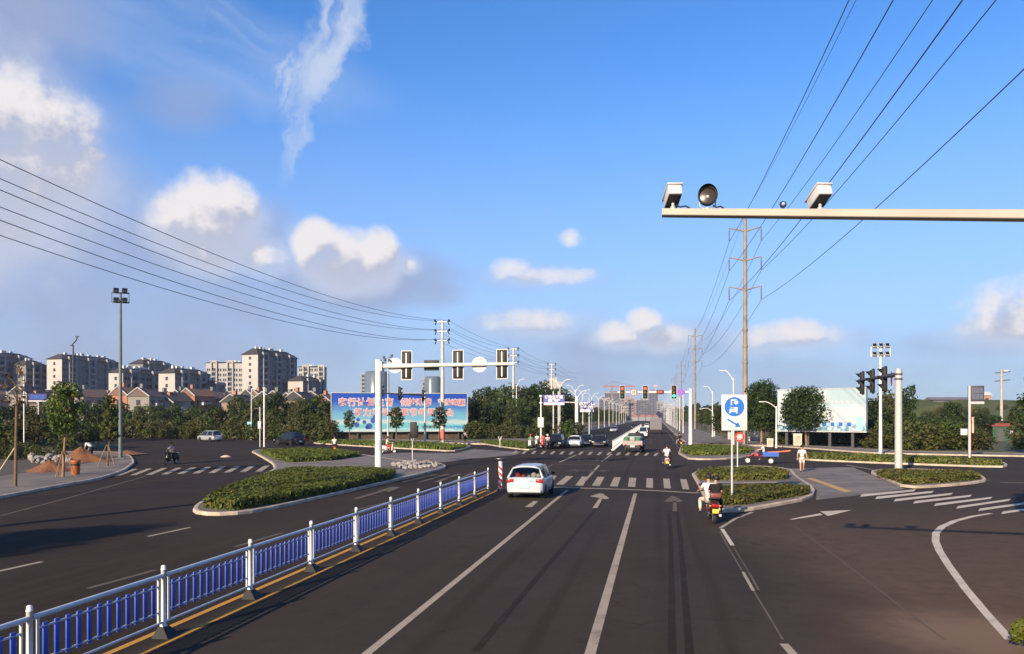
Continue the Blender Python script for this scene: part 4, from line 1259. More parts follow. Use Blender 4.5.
wP = math.hypot(xb - xa, yb - ya); z0, z1 = zat(430.5, dP), zat(389.5, dP)
t = thing('billboard', 'white and pale blue billboard with printed houses behind the round trees', 'billboard', (xa, ya, 0), math.atan2(yb - ya, xb - xa))
b = MB(); b.slab([(0, 0), (wP, 0), (wP, z1 - z0), (0, z1 - z0)], 0, .6); pan = b.build('panel', M_BP, t, (0, 0, z0))
b = MB(); b.box((wP / 2, .25, -.1), (wP + .2, .8, .14)); b.build('ledge', M_GALV, pan)
b = MB(); b.box((wP / 2, .3, z1 - z0 + .06), (wP + .1, .7, .08)); b.build('top_rail', M_GALV, pan)
for i in range(4): MB().box((wP * (i + .4) / 4, .35, z0 / 2 - .05), (.3, .3, z0 - .1)).build('leg', M_DARK, t)
rr = random.Random(5)
b = MB()
for r in range(4):
    for c_ in range(7):
        if rr.random() < .75:
            x = wP * .50 + c_ * .62; q = 1.0 + r * .78
            b.slab([(x, q), (x + rr.uniform(.06, .3), q), (x + .26, q + rr.uniform(.05, .35)), (x, q + .3)], -.012, -.01)
b.build('printed_lettering', mat('print_rose', (.50, .42, .50), .6), pan)['kind'] = 'stuff'
for i in range(4):
    x = wP * .53 + i * .95
    b = MB(); b.slab([(x, .55), (x + .42, .55), (x + .42, 1.0), (x, 1.0)], -.012, -.01); b.build('printed_window', M_SIGNB, pan)
b = MB(); b.slab([(wP * .9, .1), (wP * .97, .1), (wP * .97, 1.7), (wP * .9, 1.7)], -.012, -.01); b.slab([(wP * .52, 2.85), (wP * .95, 2.85), (wP * .95, 2.92), (wP * .52, 2.92)], -.012, -.01); b.build('printed_house', mat('print_sky', (.25, .52, .66), .6), pan)

# overhead road signs beyond the junction
def overhead(px0, px1, py0, py1, d, label, text, post_px):
    x0, y0 = ray(px0, d); x1, y1 = ray(px1, d)
    za, zb_ = zat(py1, d), zat(py0, d); w = x1 - x0
    t = thing('overhead_sign', label, 'sign', (x0, y0, 0))
    b = MB(); b.box((w / 2, 0, (za + zb_) / 2), (w, .15, zb_ - za)); p = b.build('panel', mat('sign_violet_blue', (.05, .06, .30), .45), t)
    b = MB(); b.box((w / 2, -.08, za + (zb_ - za) * .12), (w - .1, .02, (zb_ - za) * .24)); b.build('white_band', mat('sign_pinkish', (.70, .60, .62), .5), p)
    lettering('lettering', text[0], (zb_ - za) * .36, M_SIGNW, p, Matrix.Translation((w / 2, -.09, za + (zb_ - za) * .66)) @ UPRIGHT, .03, 'CENTER')
    lettering('lettering', text[1], (zb_ - za) * .30, M_SIGNW, p, Matrix.Translation((w / 2, -.09, za + (zb_ - za) * .34)) @ UPRIGHT, .03, 'CENTER')
    for q in post_px:
        x = ray(q, d)[0] - x0
        MB().tube([(x, .15, 0), (x, .15, zb_ + .6)], .13, 8).build('post', M_GALV, t)
    return t
overhead(543.5, 565, 395, 405, 132, 'left of the two blue direction signs beyond the waiting cars, with pinkish band', ('城市主干道', '保持车距'), (553.5, 558.7))
overhead(580, 594, 401.3, 412, 150, 'right of the two blue direction signs, smaller, with white band below', ('前方路口', '减速慢行'), (589.3,))
X, Y = G(577, 437)
t = thing('sign_gantry', 'thick pale double armed post between the two blue direction signs', 'sign post', (X, Y, 0))
b = MB(); b.tube([(0, 0, 0), (0, 0, 7.2)], .26, 8); b.tube([(.2, 0, 6.2), (-3.0, 0, 6.3)], .1, 6); b.build('pole', M_MAST, t)
b = MB(); b.tube([(0, 0, 7.1), (-.9, 0, 8.2), (-1.6, 0, 8.4)], .06, 6); b.tube([(0, 0, 7.1), (.9, 0, 8.2), (1.6, 0, 8.4)], .06, 6); b.build('lamp_arm', M_MAST, t)

# white cabinet sign on a slim pole by the motorcycles
X, Y = G(541, 447)
t = thing('camera_pole', 'slim pale pole with a white cabinet and small camera above the waiting motorcycles', 'camera pole', (X, Y, 0))
MB().tube([(0, 0, 0), (0, 0, 6.2)], [.12, .08], 8).build('pole', M_MAST, t)
MB().box((0, -.15, 2.95), (.72, .25, 1.2), .03).build('cabinet', M_SIGNW, t)
MB().box((0, -.1, 6.1), (.3, .4, .24), .03).box((0, 0, 5.3), (.35, .2, .2), .02).build('small_camera', M_SIGNW, t)

# posts and boards round the edges
X, Y = G(969.3, 461.5); d = depth(461.5)
t = thing('information_post', 'striped white red green post with a dark panel at the right edge', 'sign post', (X, Y, 0))
H = zat(386, d)
MB().tube([(-.07, 0, 0), (-.07, 0, H)], .05, 8).build('green_tube', M_GREEN, t); MB().tube([(0, -.05, 0), (0, -.05, H)], .08, 8).build('post', M_WHITE, t); MB().tube([(.09, 0, 0), (.09, 0, H * .78)], .05, 8).build('red_tube', M_RED, t)
b = MB(); b.box((.55, -.1, zat(393.5, d)), (1.0, .16, 1.25), .02); p = b.build('panel', M_DARK, t)
for i in range(3):
    for j in range(2): MB().box((.27 + i * .28, -.185, zat(390.6, d) - j * .5), (.24, .012, .42)).build('cell', mat('cell', (.10, .11, .16), .25), p)
MB().box((.55, -.1, zat(393.5, d) - .75), (1.02, .1, .2)).build('shelf', M_GALV, t)
MB().box((-.42, -.05, zat(432, d)), (.5, .15, .52), .02).build('white_box', M_SIGNW, t)
MB().box((.26, 0, zat(425, d)), (.16, .1, 1.3), .02).build('plate', M_KERB, t)

X, Y = ray(1001.5, 132)
t = thing('utility_pole', 'pale concrete pole with two cross arms at the right edge', 'utility pole', (X, Y, 0))
H = zat(369, 132)
MB().tube([(0, 0, 0), (0, 0, H)], [.26, .18], 10).build('pole', M_CONC, t)
for z in (H - .55, H - 1.9): MB().tube([(-1.0, 0, z - .1), (1.3, 0, z + .1)], .08, 6).build('cross_arm', M_DARK, t)
MB().box((.7, 0, H - .3), (.7, .25, .25), .04).build('insulator', M_SIGNW, t)
X, Y = ray(1003, 118)
t = thing('kiosk', 'dark green kiosk with a red roof at the right edge below the pole', 'kiosk', (X, Y, 0), R(-8))
MB().box((0, 0, 1.1), (3.2, 2.4, 2.2)).build('wall', M_GREEN, t); MB().prism([(-1.75, -1.35), (1.75, -1.35), (1.75, 1.35), (-1.75, 1.35)], 2.2, 2.45).box((0, 0, 2.55), (2.4, 1.6, .25)).build('roof', mat('roof_red', (.16, .035, .032), .8), t); MB().box((.9, -1.21, 1.4), (.5, .04, .4)).build('window', M_LAMP, t); MB().box((-.6, -1.21, .95), (.8, .04, 1.8)).build('door', M_DARK, t)

for (px, py, top, label, c, w) in [(264.2, 447, 388, 'white post with a flat top left of the black car', M_WHITE, .1), (24, 452, 376, 'thin white post at the left edge with a round lamp on top', M_WHITE, .06)]:
    d = depth(py); X, Y = G(px, py); H = zat(top, d)
    t = thing('post', label, 'post', (X, Y, 0))
    MB().tube([(0, 0, 0), (0, 0, H)], w, 8).build('pole', c, t)
    if px < 100: MB().ball((0, 0, H + .1), .16).build('lamp', M_LAMP, t)
    else: MB().box((0, 0, H), (.4, .2, .12), .03).build('cap', M_GALV, t)
X, Y = G(260, 447); d = depth(447)
t = thing('notice_post', 'grey post with a small white box beside the taller white post', 'post', (X, Y, 0))
MB().tube([(0, 0, 0), (0, 0, zat(407, d))], .07, 8).build('pole', M_GALV, t); MB().box((0, -.12, zat(425, d)), (.38, .16, .9), .02).build('box', M_SIGNW, t); MB().box((-.3, 0, zat(408.5, d)), (.9, .05, .1)).build('bracket', M_DARK, t)
X, Y = G(249.5, 440); d = depth(440)
t = thing('street_sign', 'small green street name sign on the far left kerb', 'sign', (X, Y, 0))
MB().tube([(0, 0, 0), (0, 0, 2.7)], .05, 8).build('post', M_GREEN, t); b = MB(); b.box((0, 0, 2.65), (.75, .05, .4)); b.build('plate', mat('sign_teal', (.20, .50, .47), .5), t)
X, Y = ray(38, 100)
t = thing('blue_sign', 'dark blue name board among the young trees at the left edge', 'sign', (X, Y, 0))
b = MB(); b.box((0, 0, zat(397, 100)), (2.6, .1, .85)); p = b.build('board', mat('sign_navy', (.012, .02, .13), .5), t); b = MB(); b.box((0, -.06, zat(397, 100) - .5), (2.6, .12, .12)); b.build('lower_rail', M_SIGNW, t); MB().tube([(0, .1, 0), (0, .1, zat(397, 100))], .08, 8).build('post', M_GALV, t)
lettering('lettering', '城南新区', .5, M_SIGNB, p, Matrix.Translation((0, -.06, zat(397, 100) - .2)) @ UPRIGHT, .01, 'CENTER')
X, Y = ray(73.2, 120)
t = thing('street_lamp', 'dark lamp post with a bent double head above the left trees', 'street lamp', (X, Y, 0))
H = zat(345, 120); b = MB(); b.tube([(0, 0, 0), (0, 0, H)], [.16, .10], 8); b.tube([(-.3, 0, H - .1), (.5, 0, H + .7), (.7, 0, H + 1.2)], .09, 6); b.build('pole', M_DARK, t); MB().box((.65, 0, H + 1.25), (.5, .25, .16), .03).box((-.25, 0, H - .05), (.45, .25, .16), .03).build('lamp_head', M_DARK, t)
X, Y = ray(388, 104)
t = thing('street_lamp', 'thin grey lamp post with two small heads left of the signal arm', 'street lamp', (X, Y, 0))
H = zat(358, 104); MB().tube([(0, 0, 0), (0, 0, H)], [.12, .07], 8).build('pole', M_GALV, t); MB().tube([(-.5, 0, H - .1), (.5, 0, H + .1)], .04, 6).box((-.55, 0, H + .1), (.3, .2, .35), .04).box((.5, 0, H + .3), (.3, .2, .35), .04).build('lamp_head', M_DARK, t)
X, Y = ray(140 + 45, 108)
t = thing('street_lamp', 'thin grey lamp post at the far kerb left of the silver car', 'street lamp', (X, Y + 18, 0)); MB().tube([(0, 0, 0), (0, 0, 8)], [.12, .08], 8).build('pole', M_GALV, t); MB().box((.4, 0, 8), (.9, .2, .12), .03).build('lamp_head', M_SIGNW, t)
X, Y = G(500, 447.5)
t = thing('bicycle_rack', 'small forked white post on the hedge strip left of the motorcycles', 'post', (X, Y, 0)); MB().tube([(0, 0, 0), (0, 0, .9)], .05, 6).tube([(0, 0, .8), (-.2, 0, 1.3)], .05, 6).tube([(0, 0, .8), (.2, 0, 1.3)], .05, 6).build('fork', M_WHITE, t)
for i, (px, py, w, h, c, lab) in enumerate([(797.5, 446.5, .95, 1.5, (.62, .56, .46), 'cream utility cabinet under the pale billboard'), (770, 447, .7, .95, (.52, .50, .45), 'small grey utility cabinet left of the curved lamp'), (748, 441, .55, 1.4, (.68, .66, .62), 'white marker stone behind the small red sign'), (756, 440.5, .5, 1.3, (.62, .60, .57), 'white marker stone left of the dark round tree'), (729.5, 440, .55, 1.2, (.36, .36, .36), 'grey box behind the post of the round blue sign')]):
    X, Y = G(px, py)
    t = thing('utility_cabinet' if i < 2 or i == 4 else 'marker_stone', lab, 'cabinet' if i < 2 or i == 4 else 'marker', (X, Y, 0))
    m_ = mat('cab%d' % i, c, .6, var=.08, dirt=.1)
    MB().box((0, 0, h / 2), (w, .5, h), .03).build('body', m_, t)
    MB().box((0, 0, h + .04), (w + .1, .6, .08), .02).build('lid', m_, t)
    if i < 2: MB().box((0, -.26, h / 2), (w * .8, .02, h * .8)).build('door', M_KERB, t)
# red base sleeves of the far right pole and low wall by the right pavement
# ================================================================== vehicles
def paint(name, c, metal=0.0): return mat(name, c, .32, metal, .45, coat=.35, var=.03)
_wh = {}
def wheel_meshes(r, w, rimc):
    k = (r, w, rimc.name)
    if k not in _wh:
        b = MB(); b.lathe([(r * .62, -w / 2), (r * .92, -w / 2), (r, -w * .32), (r, w * .32), (r * .92, w / 2), (r * .62, w / 2)], 20, 'x', caps=False)
        t = b.mesh('tyre', M_RUB)
        b = MB(); b.lathe([(0, -w * .40), (r * .2, -w * .42), (r * .55, -w * .34), (r * .64, -w * .48), (r * .64, w * .48), (r * .55, w * .34), (r * .2, w * .42), (0, w * .40)], 16, 'x')
        _wh[k] = (t, b.mesh('rim', rimc))
    return _wh[k]
def add_wheel(parent, loc, r, w, rimc=M_STEEL):
    a, c = wheel_meshes(r, w, rimc)
    o = obj('wheel', a, parent, loc)
    obj('rim', c, o)
    return o
def loft(b, stations, ring, smooth=True):
    n = None; vs, fs = [], []
    for st in stations:
        r = ring(*st[1:]); n = len(r)
        vs += [(x, st[0], z) for x, z in r]
    for i in range(len(stations) - 1):
        for k in range(n):
            fs.append((i * n + k, i * n + (k + 1) % n, (i + 1) * n + (k + 1) % n, (i + 1) * n + k))
    fs.append(tuple(range(n))[::-1]); fs.append(tuple((len(stations) - 1) * n + k for k in range(n)))
    b.add(vs, fs, smooth)
def body_ring(zb, zt, w):
    h = zt - zb
    half = [(w * .80, zb), (w * .955, zb + .07 * h), (w * .99, zb + .25 * h), (w, zb + .5 * h), (w * .985, zb + .72 * h), (w * .95, zb + .9 * h), (w * .86, zb + .985 * h), (w * .45, zt + .012)]
    return half + [(-x, z) for x, z in half[::-1]]
M_CARGLASS = None
def see_glass():
    global M_CARGLASS
    if M_CARGLASS: return M_CARGLASS
    m = bpy.data.materials.new('see_through_glass'); m.use_nodes = True; nt = m.node_tree
    h = NB(nt); tr = h.new('ShaderNodeBsdfTransparent'); tr.inputs[0].default_value = (.55, .6, .6, 1)
    gl = h.new('ShaderNodeBsdfGlossy'); gl.inputs['Roughness'].default_value = .04; gl.inputs[0].default_value = (.5, .5, .5, 1)
    fr = h.new('ShaderNodeFresnel'); fr.inputs[0].default_value = 1.5
    mx = h.new('ShaderNodeMixShader')
    nt.links.new(fr.outputs[0], mx.inputs[0]); nt.links.new(tr.outputs[0], mx.inputs[1]); nt.links.new(gl.outputs[0], mx.inputs[2])
    nt.links.new(mx.outputs[0], nt.nodes['Material Output'].inputs[0])
    M_CARGLASS = m; return m
def car(label, loc, rz, L=4.2, W=1.7, H=1.45, style='hatch', col=None, cat='car', name='car', clear=False, belt=.92, plate='sign'):
    """front is +Y, origin under the middle"""
    t = thing(name, label, cat, loc, rz)
    w = W / 2; f, r = L / 2, -L / 2
    z = belt
    nose = {'hatch': .24, 'mpv': .20, 'suv': .25, 'sedan': .27, 'van': .10}[style] * L
    tail = {'hatch': .02, 'mpv': .02, 'suv': .02, 'sedan': .20, 'van': .01}[style] * L
    tz = z if style == 'sedan' else z + .02
    st = [(r, .42, z * .72, w * .80), (r + .05, .30, z * .93, w * .93), (r + .16, .22, tz, w * .975), (r + .55, .19, tz, w), (0, .18, z, w), (f - nose, .18, z + .01, w), (f - nose * .55, .18, z - .07 if style != 'van' else z, w * .985), (f - .22, .2, z - .15, w * .95), (f - .06, .27, z * .72, w * .88), (f, .36, z * .58, w * .78)]
    b = MB(); loft(b, st, body_ring); body = b.build('body', col, t)
    # glasshouse
    y0, y1 = f - nose - .02, r + tail + .10
    rf, rb = y0 - .62 * (H - z) / .5 * .75, y1 + {'hatch': .30, 'mpv': .22, 'suv': .25, 'sedan': .52, 'van': .12}[style]
    if style == 'van': rf = y0 - .35
    wb, wt = w * .93, w * .69
    zr = H - .05
    b = MB()
    yb0, yb1 = y0, y1
    vs = [(-wb, yb1, z - .06), (wb, yb1, z - .06), (wb, yb0, z - .06), (-wb, yb0, z - .06), (-wt, rb, zr), (wt, rb, zr), (wt, rf, zr), (-wt, rf, zr)]
    b.add(vs, [(0, 1, 5, 4), (1, 2, 6, 5), (2, 3, 7, 6), (3, 0, 4, 7), (4, 5, 6, 7)])
    b.build('glazing', see_glass() if clear else M_GLASS, t)
    # roof with crown
    b = MB(); vs, fs = [], []
    ny, nx = 7, 7
    for i in range(ny):
        s = i / (ny - 1); yy = (rb - .06) + (rf + .06 - (rb - .06)) * s
        e = min(s, 1 - s) * 6; edge = .0 if e > 1 else (1 - e) * .03
        for j in range(nx):
            q = j / (nx - 1) * 2 - 1
            vs.append((q * (wt + .035), yy, zr + .075 * (1 - abs(q) ** 2.6) - .02 - edge + .0 * q))
    for i in range(ny - 1):
        for j in range(nx - 1): fs.append((i * nx + j, i * nx + j + 1, (i + 1) * nx + j + 1, (i + 1) * nx + j))
    b.add(vs, fs, True)
    ring = [i for i in range(nx)] + [i * nx + nx - 1 for i in range(1, ny)] + [(ny - 1) * nx + j for j in range(nx - 2, -1, -1)] + [i * nx for i in range(ny - 2, 0, -1)]
    rv = [vs[i] for i in ring]; n = len(rv)
    b.add(rv + [(x * .97, y, zz - .06) for x, y, zz in rv], [(i, i + n, (i + 1) % n + n, (i + 1) % n) for i in range(n)], True)
    b.build('roof', col, t)
    for s in (-1, 1):
        for (p, q, rad) in (((s * wb * 1.0, yb0, z - .03), (s * wt, rf, zr), .036), ((s * wb * 1.0, yb1 + .03, z - .03), (s * wt * 1.0, rb + .02, zr), .062), ((s * (wb + .012), (yb0 + yb1) / 2, z - .03), (s * (wt + .012), (rf + rb) / 2, zr), .03)):
            MB().tube([p, (q[0] * .98, q[1], q[2] - .05)], [rad, rad * .6], 6).build('pillar', col, t)
        # door seam and handle
        MB().box((s * (w - .004), (yb0 + yb1) / 2, z * .62), (.012, .012, z * .55)).build('door_seam', M_BLACK, t)
        MB().box((s * (w - .003), (yb0 + yb1) / 2 - .25, z * .84), (.03, .16, .03)).build('door_handle', M_CHROME, t)
        m = MB(); m.box((s * (w + .06), yb0 - .22, z + .06), (.16, .09, .12), .03); m.box((s * (w - .02), yb0 - .2, z + .02), (.1, .03, .03)); m.build('wing_mirror', M_BLACK, t)
        k = MB(); k.box((s * w * .74, f - .12, z * .70), (w * .34, .16, .15), .035); k.build('headlight', M_LAMP, t)
        hz = z * .86 if style != 'mpv' else z * .9
        k = MB(); k.box((s * w * .77, r + .075, hz), (w * .40, .12, .17), .03); k.build('tail_light', M_TAIL, t)
    wr = .30 if style in ('hatch', 'sedan', 'mpv') else .33
    for s in (-1, 1):
        for yy in (f - .19 * L, r + .19 * L):
            MB().lathe([(0, s * (w - .16)), (wr + .055, s * (w - .16)), (wr + .055, s * (w + .001)), (0, s * (w + .001))][::s], 20, 'x', (0, yy, wr + .01)).build('wheel_arch', M_BLACK, t)
            add_wheel(t, (s * (w - .085), yy, wr), wr, .19)
    MB().box((0, r - .004, .36), (W * .86, .08, .13), .03).build('rear_bumper', M_DARK if style == 'suv' else col, t)
    MB().box((0, f + .004, .36), (W * .70, .07, .16), .03).build('front_bumper', M_DARK, t)
    MB().box((0, f - .03, z * .60), (W * .42, .06, .10), .02).build('grille', M_BLACK, t)
    MB().box((0, r - .012 if style != 'sedan' else r - .01, z * .60), (.42, .03, .13)).build('number_plate', mat('plate_' + plate, (.30, .46, .62), .5), t)
    MB().box((0, f + .045, .40), (.40, .015, .11)).build('number_plate', mat('plate_blue', (.012, .04, .16), .5), t)
    return t
P_WHITE, P_SILV, P_BLACK, P_BLUEK = paint('paint_white', (.60, .61, .62)), paint('paint_silver', (.36, .38, .40), .3), mat('paint_black', (.007, .007, .008), .45, spec=.3), mat('paint_navy', (.007, .010, .020), .45, spec=.3)
gx, gy = G(524.5, 499.3)
c1 = car('white hatchback seen from behind in the left lane beside the fence end', (gx, gy + 2.0, 0), 0, 4.0, 1.68, 1.46, 'hatch', paint('paint_pearl', (.40, .44, .48)), clear=True)
# what lies behind its rear window
b = MB(); b.box((0, -.2, .84), (1.42, 2.9, .06)); b.build('parcel_shelf', M_BLACK, c1)
for (x, z_, s_, m_, n_) in [(-.40, 1.0, .25, M_RED, 'red_cushion'), (-.15, .97, .20, M_RED, 'red_cushion'), (.32, 1.02, .24, mat('toy_cream', (.70, .56, .45), .9), 'cream_toy'), (.52, 1.0, .18, mat('toy_cream', (.70, .56, .45), .9), 'cream_toy'), (.1, .95, .14, M_SIGNW, 'tissue_box')]:
    b = MB(); b.ball((x, -1.35, z_), s_ * .55, 10, .9); b.build(n_, m_, c1)
for x in (-.38, .38):
    b = MB(); b.box((x, -.55, 1.02), (.5, .14, .36), .05); b.build('seat_back', M_DARK, c1)
b = MB(); b.box((0, -1.93, .74), (.05, .012, .10)); b.build('badge', M_RED, c1)
lettering('lettering', '捷达', .09, M_CHROME, c1, Matrix.Translation((.22, -1.985, .72)) @ UPRIGHT, .002)

car('silver people carrier with dark windows driving away at the far left', (*G(210, 441.3), 0), R(64), 4.2, 1.7, 1.62, 'mpv', P_SILV)
car('black four wheel drive car crossing in front of the left tree belt', (*G(289.5, 445.2), 0), R(66), 4.3, 1.78, 1.68, 'suv', P_BLACK)
car('white saloon waiting at the far crossing among dark cars', (*G(575, 447.2), 0), R(180), 4.5, 1.75, 1.42, 'sedan', P_WHITE)
car('black car waiting between the motorcycles and the white saloon', (*G(556, 448.2), 0), R(180), 4.4, 1.8, 1.68, 'suv', P_BLACK)
car('dark blue car waiting half hidden behind the white saloon', (*G(586.5, 445.5), 0), R(180), 4.4, 1.75, 1.44, 'sedan', P_BLUEK)
car('black saloon waiting nearest the white far railing', (*G(600, 446.8), 0), R(180), 4.5, 1.78, 1.44, 'sedan', mat('paint_black2', (.010, .010, .012), .45, spec=.3))
car('white minivan driving away along the far railing', (*G(643.3, 437.2), 0), R(0), 3.8, 1.62, 1.90, 'van', P_WHITE, cat='van', name='minivan', belt=1.0)
car('small distant grey car in the oncoming lanes past the waiting cars', (-10, 190, 0), R(180), 4.3, 1.75, 1.45, 'sedan', P_SILV)
car('small distant dark car far along the oncoming lanes', (-7, 250, 0), R(180), 4.3, 1.75, 1.5, 'suv', P_BLACK)
car('small distant white car far up the right carriageway', (-3.2, 260, 0), R(0), 4.2, 1.7, 1.5, 'hatch', P_WHITE)

# laden light truck
gx, gy = G(634, 453.0)
t = thing('light_truck', 'small flatbed truck with green load driving away beside the far railing', 'truck', (gx, gy + 2.4, 0), R(-4))
b = MB(); b.box((0, 0, .58), (1.5, 4.6, .16)); b.build('chassis', M_DARK, t)
b = MB(); b.box((0, 1.55, 1.15), (1.72, 1.35, 1.1), .08); b.box((0, 1.45, 1.72), (1.55, 1.05, .40), .1); cab = b.build('cab', P_BLUEK, t)
b = MB(); b.box((0, .915, 1.62), (1.3, .02, .36)); b.build('rear_window', M_GLASS, cab)
b = MB(); b.box((0, -.75, .82), (1.95, 3.0, .10)); bed = b.build('cargo_bed', M_GALV, t)
b = MB(); b.box((0, -2.25, 1.02), (1.95, .06, .40)); b.build('tailgate', mat('tail_pale', (.27, .24, .235), .6, var=.1, dirt=.3), bed)
for s in (-1, 1): b = MB(); b.box((s * .96, -.75, 1.02), (.05, 3.0, .36)); b.build('side_board', M_BLUE, bed)
rr = random.Random(9)
for i in range(9):
    x, y = -.62 + (i % 3) * .60 + rr.uniform(-.05, .05), -1.85 + (i // 3) * .95
    b = MB().at(x, y, 1.33 + .07 * (i % 2), rz=rr.uniform(-.2, .2)); b.box((0, 0, 0), (.55, .8, .5), .14); b.build('sack', [mat('sack_green', (.035, .13, .08), .7, var=.2), mat('sack_white', (.30, .31, .28), .7, var=.1)][i % 2], bed)
for s in (-1, 1):
    for yy in (1.5, -1.35): add_wheel(t, (s * .74, yy, .36), .36, .22)
    MB().box((s * .72, -2.29, .80), (.24, .06, .13), .02).build('tail_light', M_TAIL, t)
    MB().box((s * 1.0, 2.0, 1.5), (.14, .08, .28), .02).build('wing_mirror', M_BLACK, t)
MB().box((0, -2.3, .66), (.44, .03, .16)).build('number_plate', M_SIGNW, t)
MB().box((0, -2.27, .58), (1.5, .06, .10)).build('rear_bumper', M_DARK, t)

# box truck in the distance
gx, gy = ray(656, 172)
t = thing('box_truck', 'large grey box truck driving away in the distance', 'truck', (gx, gy + 4, 0))
b = MB(); b.box((0, 3.2, 1.6), (2.3, 1.8, 2.2), .12); cab = b.build('cab', paint('paint_grey', (.3, .32, .36)), t)
b = MB(); b.box((0, -.9, 2.15), (2.5, 6.2, 2.6), .05); box = b.build('cargo_box', mat('truck_grey', (.14, .14, .16), .6, var=.1, dirt=.25), t)
for x in (-.62, .62): b = MB(); b.box((x, -4.02, 2.15), (1.15, .05, 2.4)); b.build('rear_door', mat('truck_door', (.12, .12, .145), .6, var=.1), box)
b = MB(); b.box((0, 0, .72), (1.1, 7.8, .22)); b.build('chassis', M_BLACK, t)
for s in (-1, 1):
    for yy in (3.0, -2.4, -3.5): add_wheel(t, (s * .98, yy, .5), .5, .3)
    MB().box((s * .95, -4.0, .78), (.3, .06, .16)).build('tail_light', M_TAIL, t)

# ================================================================== people: one skinned body each, clothes over it
def skin_obj(name, joints, edges, radii, m, parent, root=0, sub=1):
    me = bpy.data.meshes.new(name)
    me.from_pydata(joints, edges, [])
    me.materials.append(m)
    o = obj(name, me, parent)
    o.modifiers.new('Skin', 'SKIN')
    sv = me.skin_vertices[0].data
    for i, r in enumerate(radii):
        sv[i].radius = r if isinstance(r, tuple) else (r, r)
        sv[i].use_root = (i == root)
    o.modifiers['Skin'].use_smooth_shade = True
    sm = o.modifiers.new('Sub', 'SUBSURF'); sm.levels = sub; sm.render_levels = sub
    return o
POSES = {
 'ride': dict(pelvis=(0, 0, .84), waist=(0, .02, 1.02), chest=(0, .05, 1.24), neck=(0, .06, 1.42), head=(0, .10, 1.56), hip=.10, knee=(.24, .40, .78), ankle=(.25, .30, .36), toe=(.27, .45, .31), sh=.18, elbow=(.25, .20, 1.13), wrist=(.27, .47, 1.07)),
 'pillion': dict(pelvis=(0, 0, .86), waist=(0, .02, 1.04), chest=(0, .07, 1.26), neck=(0, .10, 1.44), head=(.03, .13, 1.57), hip=.10, knee=(.22, .40, .80), ankle=(.22, .25, .42), toe=(.23, .40, .38), sh=.17, elbow=(.23, .16, 1.10), wrist=(.16, .36, 1.02)),
 'stand': dict(pelvis=(0, 0, .92), waist=(0, .01, 1.08), chest=(0, .01, 1.28), neck=(0, .0, 1.46), head=(0, .03, 1.60), hip=.09, knee=(.10, .06, .50), ankle=(.10, -.02, .09), toe=(.11, .14, .04), sh=.18, elbow=(.27, -.02, 1.12), wrist=(.29, .10, .90)),
 'walk': dict(pelvis=(0, 0, .92), waist=(0, .01, 1.08), chest=(0, .02, 1.28), neck=(0, .03, 1.46), head=(0, .06, 1.60), hip=.09, knee=(.10, .12, .50), ankle=(.10, .18, .09), toe=(.11, .33, .05), sh=.18, elbow=(.27, .04, 1.12), wrist=(.29, .14, .92), knee2=(-.10, .02, .50), ankle2=(-.10, -.20, .12), toe2=(-.11, -.07, .04), elbow2=(-.27, -.06, 1.12), wrist2=(-.30, -.02, .90)),
 'stoop': dict(pelvis=(0, -.08, .90), waist=(0, .06, 1.03), chest=(0, .30, 1.12), neck=(0, .46, 1.17), head=(0, .58, 1.16), hip=.10, knee=(.11, .04, .48), ankle=(.12, -.05, .09), toe=(.13, .11, .04), sh=.18, elbow=(.22, .40, .88), wrist=(.17, .50, .66)),
}
